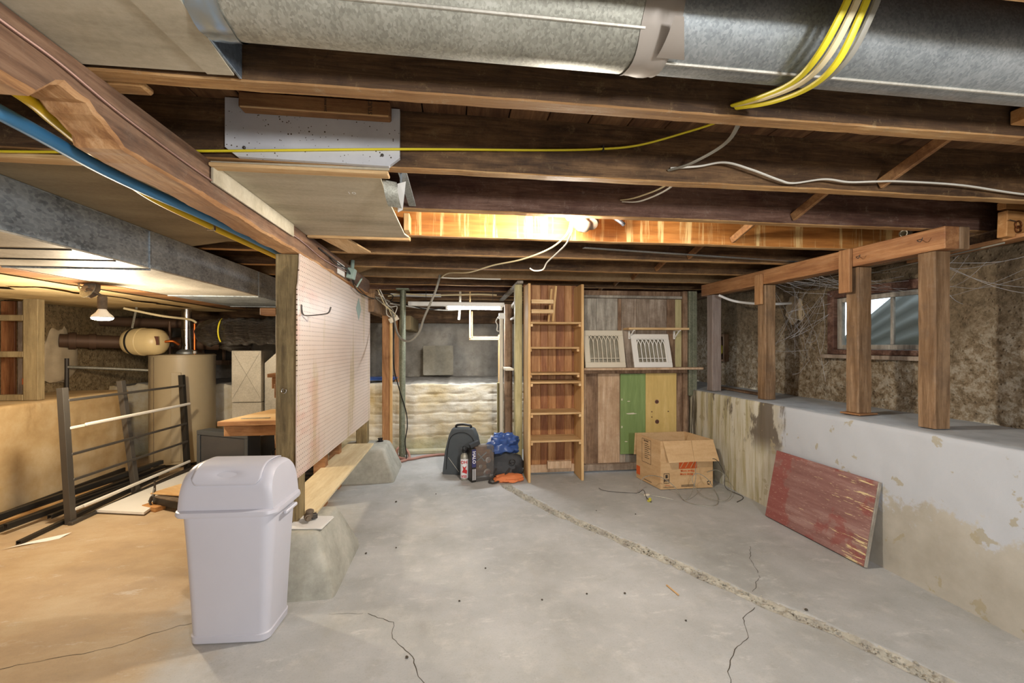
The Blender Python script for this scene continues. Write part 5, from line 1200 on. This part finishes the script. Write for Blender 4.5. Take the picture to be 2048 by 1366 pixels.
for i, (x, z, r) in enumerate(((.07, .17, .026), (.06, .06, .034), (.0, .12, .018))): mesh('metal_ring', lathe([(r, 0), (r, .006), (r*.6, .008), (r*.6, 0)], 18, (x, -.02, z), rotm(PI/2)), 'chrome', t, 'y')
mesh('lever', bar((-.03, -.01, .17), (.06, -.015, .24), .01, .012), 'galv', t); mesh('lever', bar((-.02, -.01, .23), (.04, -.015, .16), .01, .012), 'galv', t)
mesh('top_handle', ob((-.05, 0, .315), .09, .05, .035, 0, -.35, 0), 'tv_plastic', t)
one('messenger_bag', blob((.45, 3.93, .09), .17, .12, .13, 4, .25, 4, 28, 0, .15), 'bag_dark', 'slumped dark grey bag lying under the blue bag', 'bag', None, 'y')
one('bag_strap', tube([(.36, 3.80, .10), (.33, 3.75, .05), (.29, 3.72, .015), (.33, 3.69, .01), (.40, 3.73, .03), (.48, 3.80, .10)], .009, 8, 8, True, .5), 'cloth_strap', 'dark webbing strap hanging from the slumped grey bag', 'strap', None, 'y')
one('bag_ring', tube([(.50+.025*math.cos(a), 3.80, .155+.02*math.sin(a)) for a in [k*PI/6 for k in range(13)]], .004, 6, 1), 'black_plastic', 'black ring on the slumped grey bag', 'ring', None, 'y')
one('plastic_bag', blob((.435, 3.95, .275), .13, .10, .10, 11, .5, 4, 48, None, .35), 'bag_blue', 'crumpled shiny blue plastic bag on top of the grey bag', 'bag', None, 'y')
one('plastic_bag', blob((.345, 3.94, .28), .05, .05, .07, 15, .3, 6, 26, None, .5), 'bag_white', 'crumpled white plastic bag beside the blue bag', 'bag', None, 'y')
one('orange_pouch', blob((.47, 3.765, .022), .13, .075, .04, 6, .3, 5, 30, .002, .25), 'orange_cloth', 'folded orange cloth pouch on the floor beside the bookcase', 'pouch', None, 'y')

# ================================================================ CARDBOARD BOX AND WIRE
t = thing('cardboard_box', 'open cardboard moving box with hanging flaps in front of the partition', 'box', None, (1.63, 3.372, .004), (0, 0, 0))
ang = math.atan2(3.711-3.364, 1.609-1.668)   # left side direction
# footprint: front-left (0,0), front-right, back-right, back-left
FL, FR, BRt, BL = (.035, -.01), (.488, -.012), (.44, .345), (-.022, .335)
Hb = .395
def wall(a, b, m='cardboard', z0=0, z1=Hb, th=.006):
    return bar((a[0], a[1], (z0+z1)/2), (b[0], b[1], (z0+z1)/2), th, z1-z0, b=.001)
fw_ = mesh('front_wall', wall(FL, FR), 'cardboard', t); lw_ = mesh('side_wall', wall(FL, BL), 'cardboard', t)
mesh('back_wall', wall(BL, BRt), 'cardboard_inner', t); mesh('side_wall', wall(FR, BRt), 'cardboard_inner', t)
mesh('bottom', prism([FL, FR, BRt, BL], 0, .005, 'z'), 'cardboard_inner', t)
mesh('flap', bar((.065, -.018, Hb), (.085, -.085, .235), .005, .0, b=0) if False else prism([(0, 0), (.235, 0), (.24, -.165), (.022, -.168)], 0, .004, 'y') if False else xf(prism([(0, 0), (.245, 0), (.245, -.168), (.025, -.172)], -.002, .002, 'y'), Matrix.Translation((.048, -.018, Hb)) @ rotm(-.32)), 'cardboard', t)
mesh('flap', xf(prism([(0, 0), (.19, 0), (.215, -.172), (.0, -.168)], -.002, .002, 'y'), Matrix.Translation((.296, -.018, Hb)) @ rotm(-.30)), 'cardboard', t)
mesh('flap', xf(prism([(-.005, 0), (.315, 0), (.295, -.20), (.02, -.20)], -.002, .002, 'y'), Matrix.Translation((FR[0]+.006, FR[1], Hb)) @ rotm(0, 0, math.atan2(BRt[1]-FR[1], BRt[0]-FR[0])) @ rotm(.33)), 'cardboard', t)
mesh('flap', xf(prism([(-.012, 0), (.44, 0), (.43, -.20), (-.01, -.20)], -.002, .002, 'y'), Matrix.Translation((BL[0], BL[1]+.008, Hb)) @ rotm(.14)), 'cardboard', t)
ny = -.0165
t_ = basis((.265, ny, .19), (1, 0, 0), (0, 0, 1))
mesh('logo_patch', bx(.19, .345, ny-.0005, ny+.001, .165, .235, 0), 'ink_orange', fw_)
for k in range(3): mesh('logo_stripe', bar((.20+.045*k, ny-.001, .172), (.235+.045*k, ny-.001, .228), .001, .006, (0, -1, 0), 0, PI/2), 'cardboard', t)
text('print', 'More saving.', .024, 'ink_orange', fw_, basis((.265, ny, .148), (1, 0, 0), (0, 0, 1)), .0004)
text('print', 'More doing.', .024, 'ink_orange', fw_, basis((.258, ny, .121), (1, 0, 0), (0, 0, 1)), .0004)
text('print', 'ECO', .022, 'ink', fw_, basis((.082, ny, .073), (1, 0, 0), (0, 0, 1)), .0012)
mesh('print_mark', merge(bx(.06, .104, ny, ny+.001, .050, .053, 0), bx(.06, .104, ny, ny+.001, .128, .131, 0), bx(.058, .061, ny, ny+.001, .05, .131, 0), bx(.103, .106, ny, ny+.001, .05, .131, 0), bx(.072, .092, ny, ny+.001, .092, .120, 0)), 'ink', t)
text('print', 'This box', .012, 'ink_orange', t, basis((.092, ny, .033), (1, 0, 0), (0, 0, 1))); text('print', 'THICK & STRONG', .012, 'ink', t, basis((.10, ny, .018), (1, 0, 0), (0, 0, 1)))
for z in (.018, .028): mesh('print_line', bx(.21, .33, ny, ny+.001, z, z+.004, 0), 'ink', t)
for k in range(3):
    a = PI/2+k*2*PI/3; c = (.452+.016*math.cos(a), .042+.016*math.sin(a)); d = (.452+.016*math.cos(a+1.4), .042+.016*math.sin(a+1.4))
    mesh('recycle_arrow', bar((c[0], ny, c[1]), (d[0], ny, d[1]), .001, .008, (0, -1, 0), 0, PI/2), 'ink', t)
# printing on the left side
ld = Vector((BL[0]-FL[0], BL[1]-FL[1], 0)); ldn = ld.normalized(); nn = Vector((-ldn.y, ldn.x, 0))
if nn.x > 0: nn = -nn
def side(s, z): return Vector((FL[0], FL[1], 0))+ldn*s+nn*.0042+Vector((0, 0, z))
text('print', 'FRAGILE', .018, 'ink', t, basis(side(.20, .355), -ldn, (0, 0, 1)), .0004)
for k in range(8): mesh('print_line', bar(side(.22-.03*(k % 2)*0, .332-.017*k), side(.22-.05-.03*((k*7) % 3)/2, .332-.017*k), .0008, .004, b=0), 'ink', t)
for a, b in (((.26, .37), (.13, .37)), ((.26, .17), (.13, .17)), ((.26, .37), (.26, .17)), ((.13, .37), (.13, .17))): mesh('print_line', bar(side(*a), side(*b), .0008, .0025, b=0), 'ink', t)
mesh('logo_patch', bar(side(.345, .075), side(.29, .075), .0008, .075, b=0), 'ink_orange', t)
mesh('print_line', bar(side(.23, .022), side(.12, .022), .0008, .004, b=0), 'ink', t)
one('dark_board', ob((2.19, 3.55, .15), .03, .12, .30, 0, .12, .1), 'dark_steel', 'dark panel wedged between the cardboard box and the ledge', 'panel')
W1 = [(1.45, 3.33, .01), (1.52, 3.36, .11), (1.62, 3.30, .13), (1.70, 3.22, .08), (1.72, 3.10, .01), (1.78, 3.0, .004), (1.90, 2.98, .004), (1.98, 3.08, .03), (1.98, 3.2, .12), (1.93, 3.28, .15), (1.88, 3.26, .10), (1.90, 3.14, .02), (2.0, 3.04, .01), (2.12, 3.12, .03), (2.18, 3.24, .10), (2.13, 3.31, .16), (2.03, 3.30, .15)]
one('wire_coil', tube(W1, .0026, 6, 10), 'galv_warm', 'springy loops of bare wire on the floor in front of the box', 'wire', None, 'y')
W2 = [(2.05, 3.32, .24), (2.11, 3.30, .25), (2.17, 3.28, .14), (2.17, 3.26, .03), (2.22, 3.12, .004), (2.10, 3.02, .004)]
one('wire_coil', tube(W2, .0026, 6, 10), 'iron', 'single wire arching over the right corner of the box', 'wire', None, 'y')
W3 = [(1.16, 3.42, .02), (1.20, 3.40, .004), (1.32, 3.34, .003), (1.44, 3.31, .004), (1.46, 3.24, .05), (1.44, 3.14, .03), (1.46, 3.10, .003)]
one('wire_coil', tube(W3, .0026, 6, 10), 'iron', 'loose wire lying on the floor in front of the partition', 'wire', None, 'y')
W4 = [(1.44, 3.31, .005), (1.58, 3.2, .004), (1.75, 3.12, .004), (1.88, 3.22, .10), (1.92, 3.28, .2), (1.96, 3.32, .26)]
one('wire_coil', tube(W4, .0026, 6, 10), 'galv_warm', 'wire rising from the floor against the front of the box', 'wire', None, 'y')
one('dried_leaf', blob((1.49, 3.24, .008), .025, .012, .010, 2, .6, 6, 14), 'cream_paint', 'curled dry leaf scrap in the wire tangle', 'leaf', None, 'y')
one('plant_bit', blob((1.455, 3.12, .012), .014, .014, .016, 9, .8, 8, 14), 'insulation_yellow', 'dry yellowish plant bit beside the wire tangle', 'debris', None, 'y')
one('wood_sliver', bar((1.03, 2.02, .004), (1.045, 1.93, .004), .008, .006), 'pine_y', 'pale wood sliver on the open floor', 'sliver')
rs = random.Random(9)
spots = [(-.44, 3.36, .010), (-.34, 2.60, .006), (.02, 2.02, .006), (.16, 2.30, .006), (.40, 1.98, .006), (.62, 2.0, .006), (.80, 1.98, .007), (-.15, 3.5, .006), (-.5, 2.55, .008), (.98, 1.75, .006), (-.18, 1.68, .008), (1.55, 1.75, .009), (1.0, 3.0, .005), (1.25, 2.9, .006)]
for i, (x, y, r) in enumerate([(a, b, c*.8) for a, b, c in spots]):
    o = one('pebble', blob((x, y, r*.6), r, r*.8, r*.7, i, .3, 4, 10), 'pebble', 'small dark crumb scattered on the concrete floor', 'crumb', 'dark crumbs scattered on the concrete floor', 'y')
rebase()
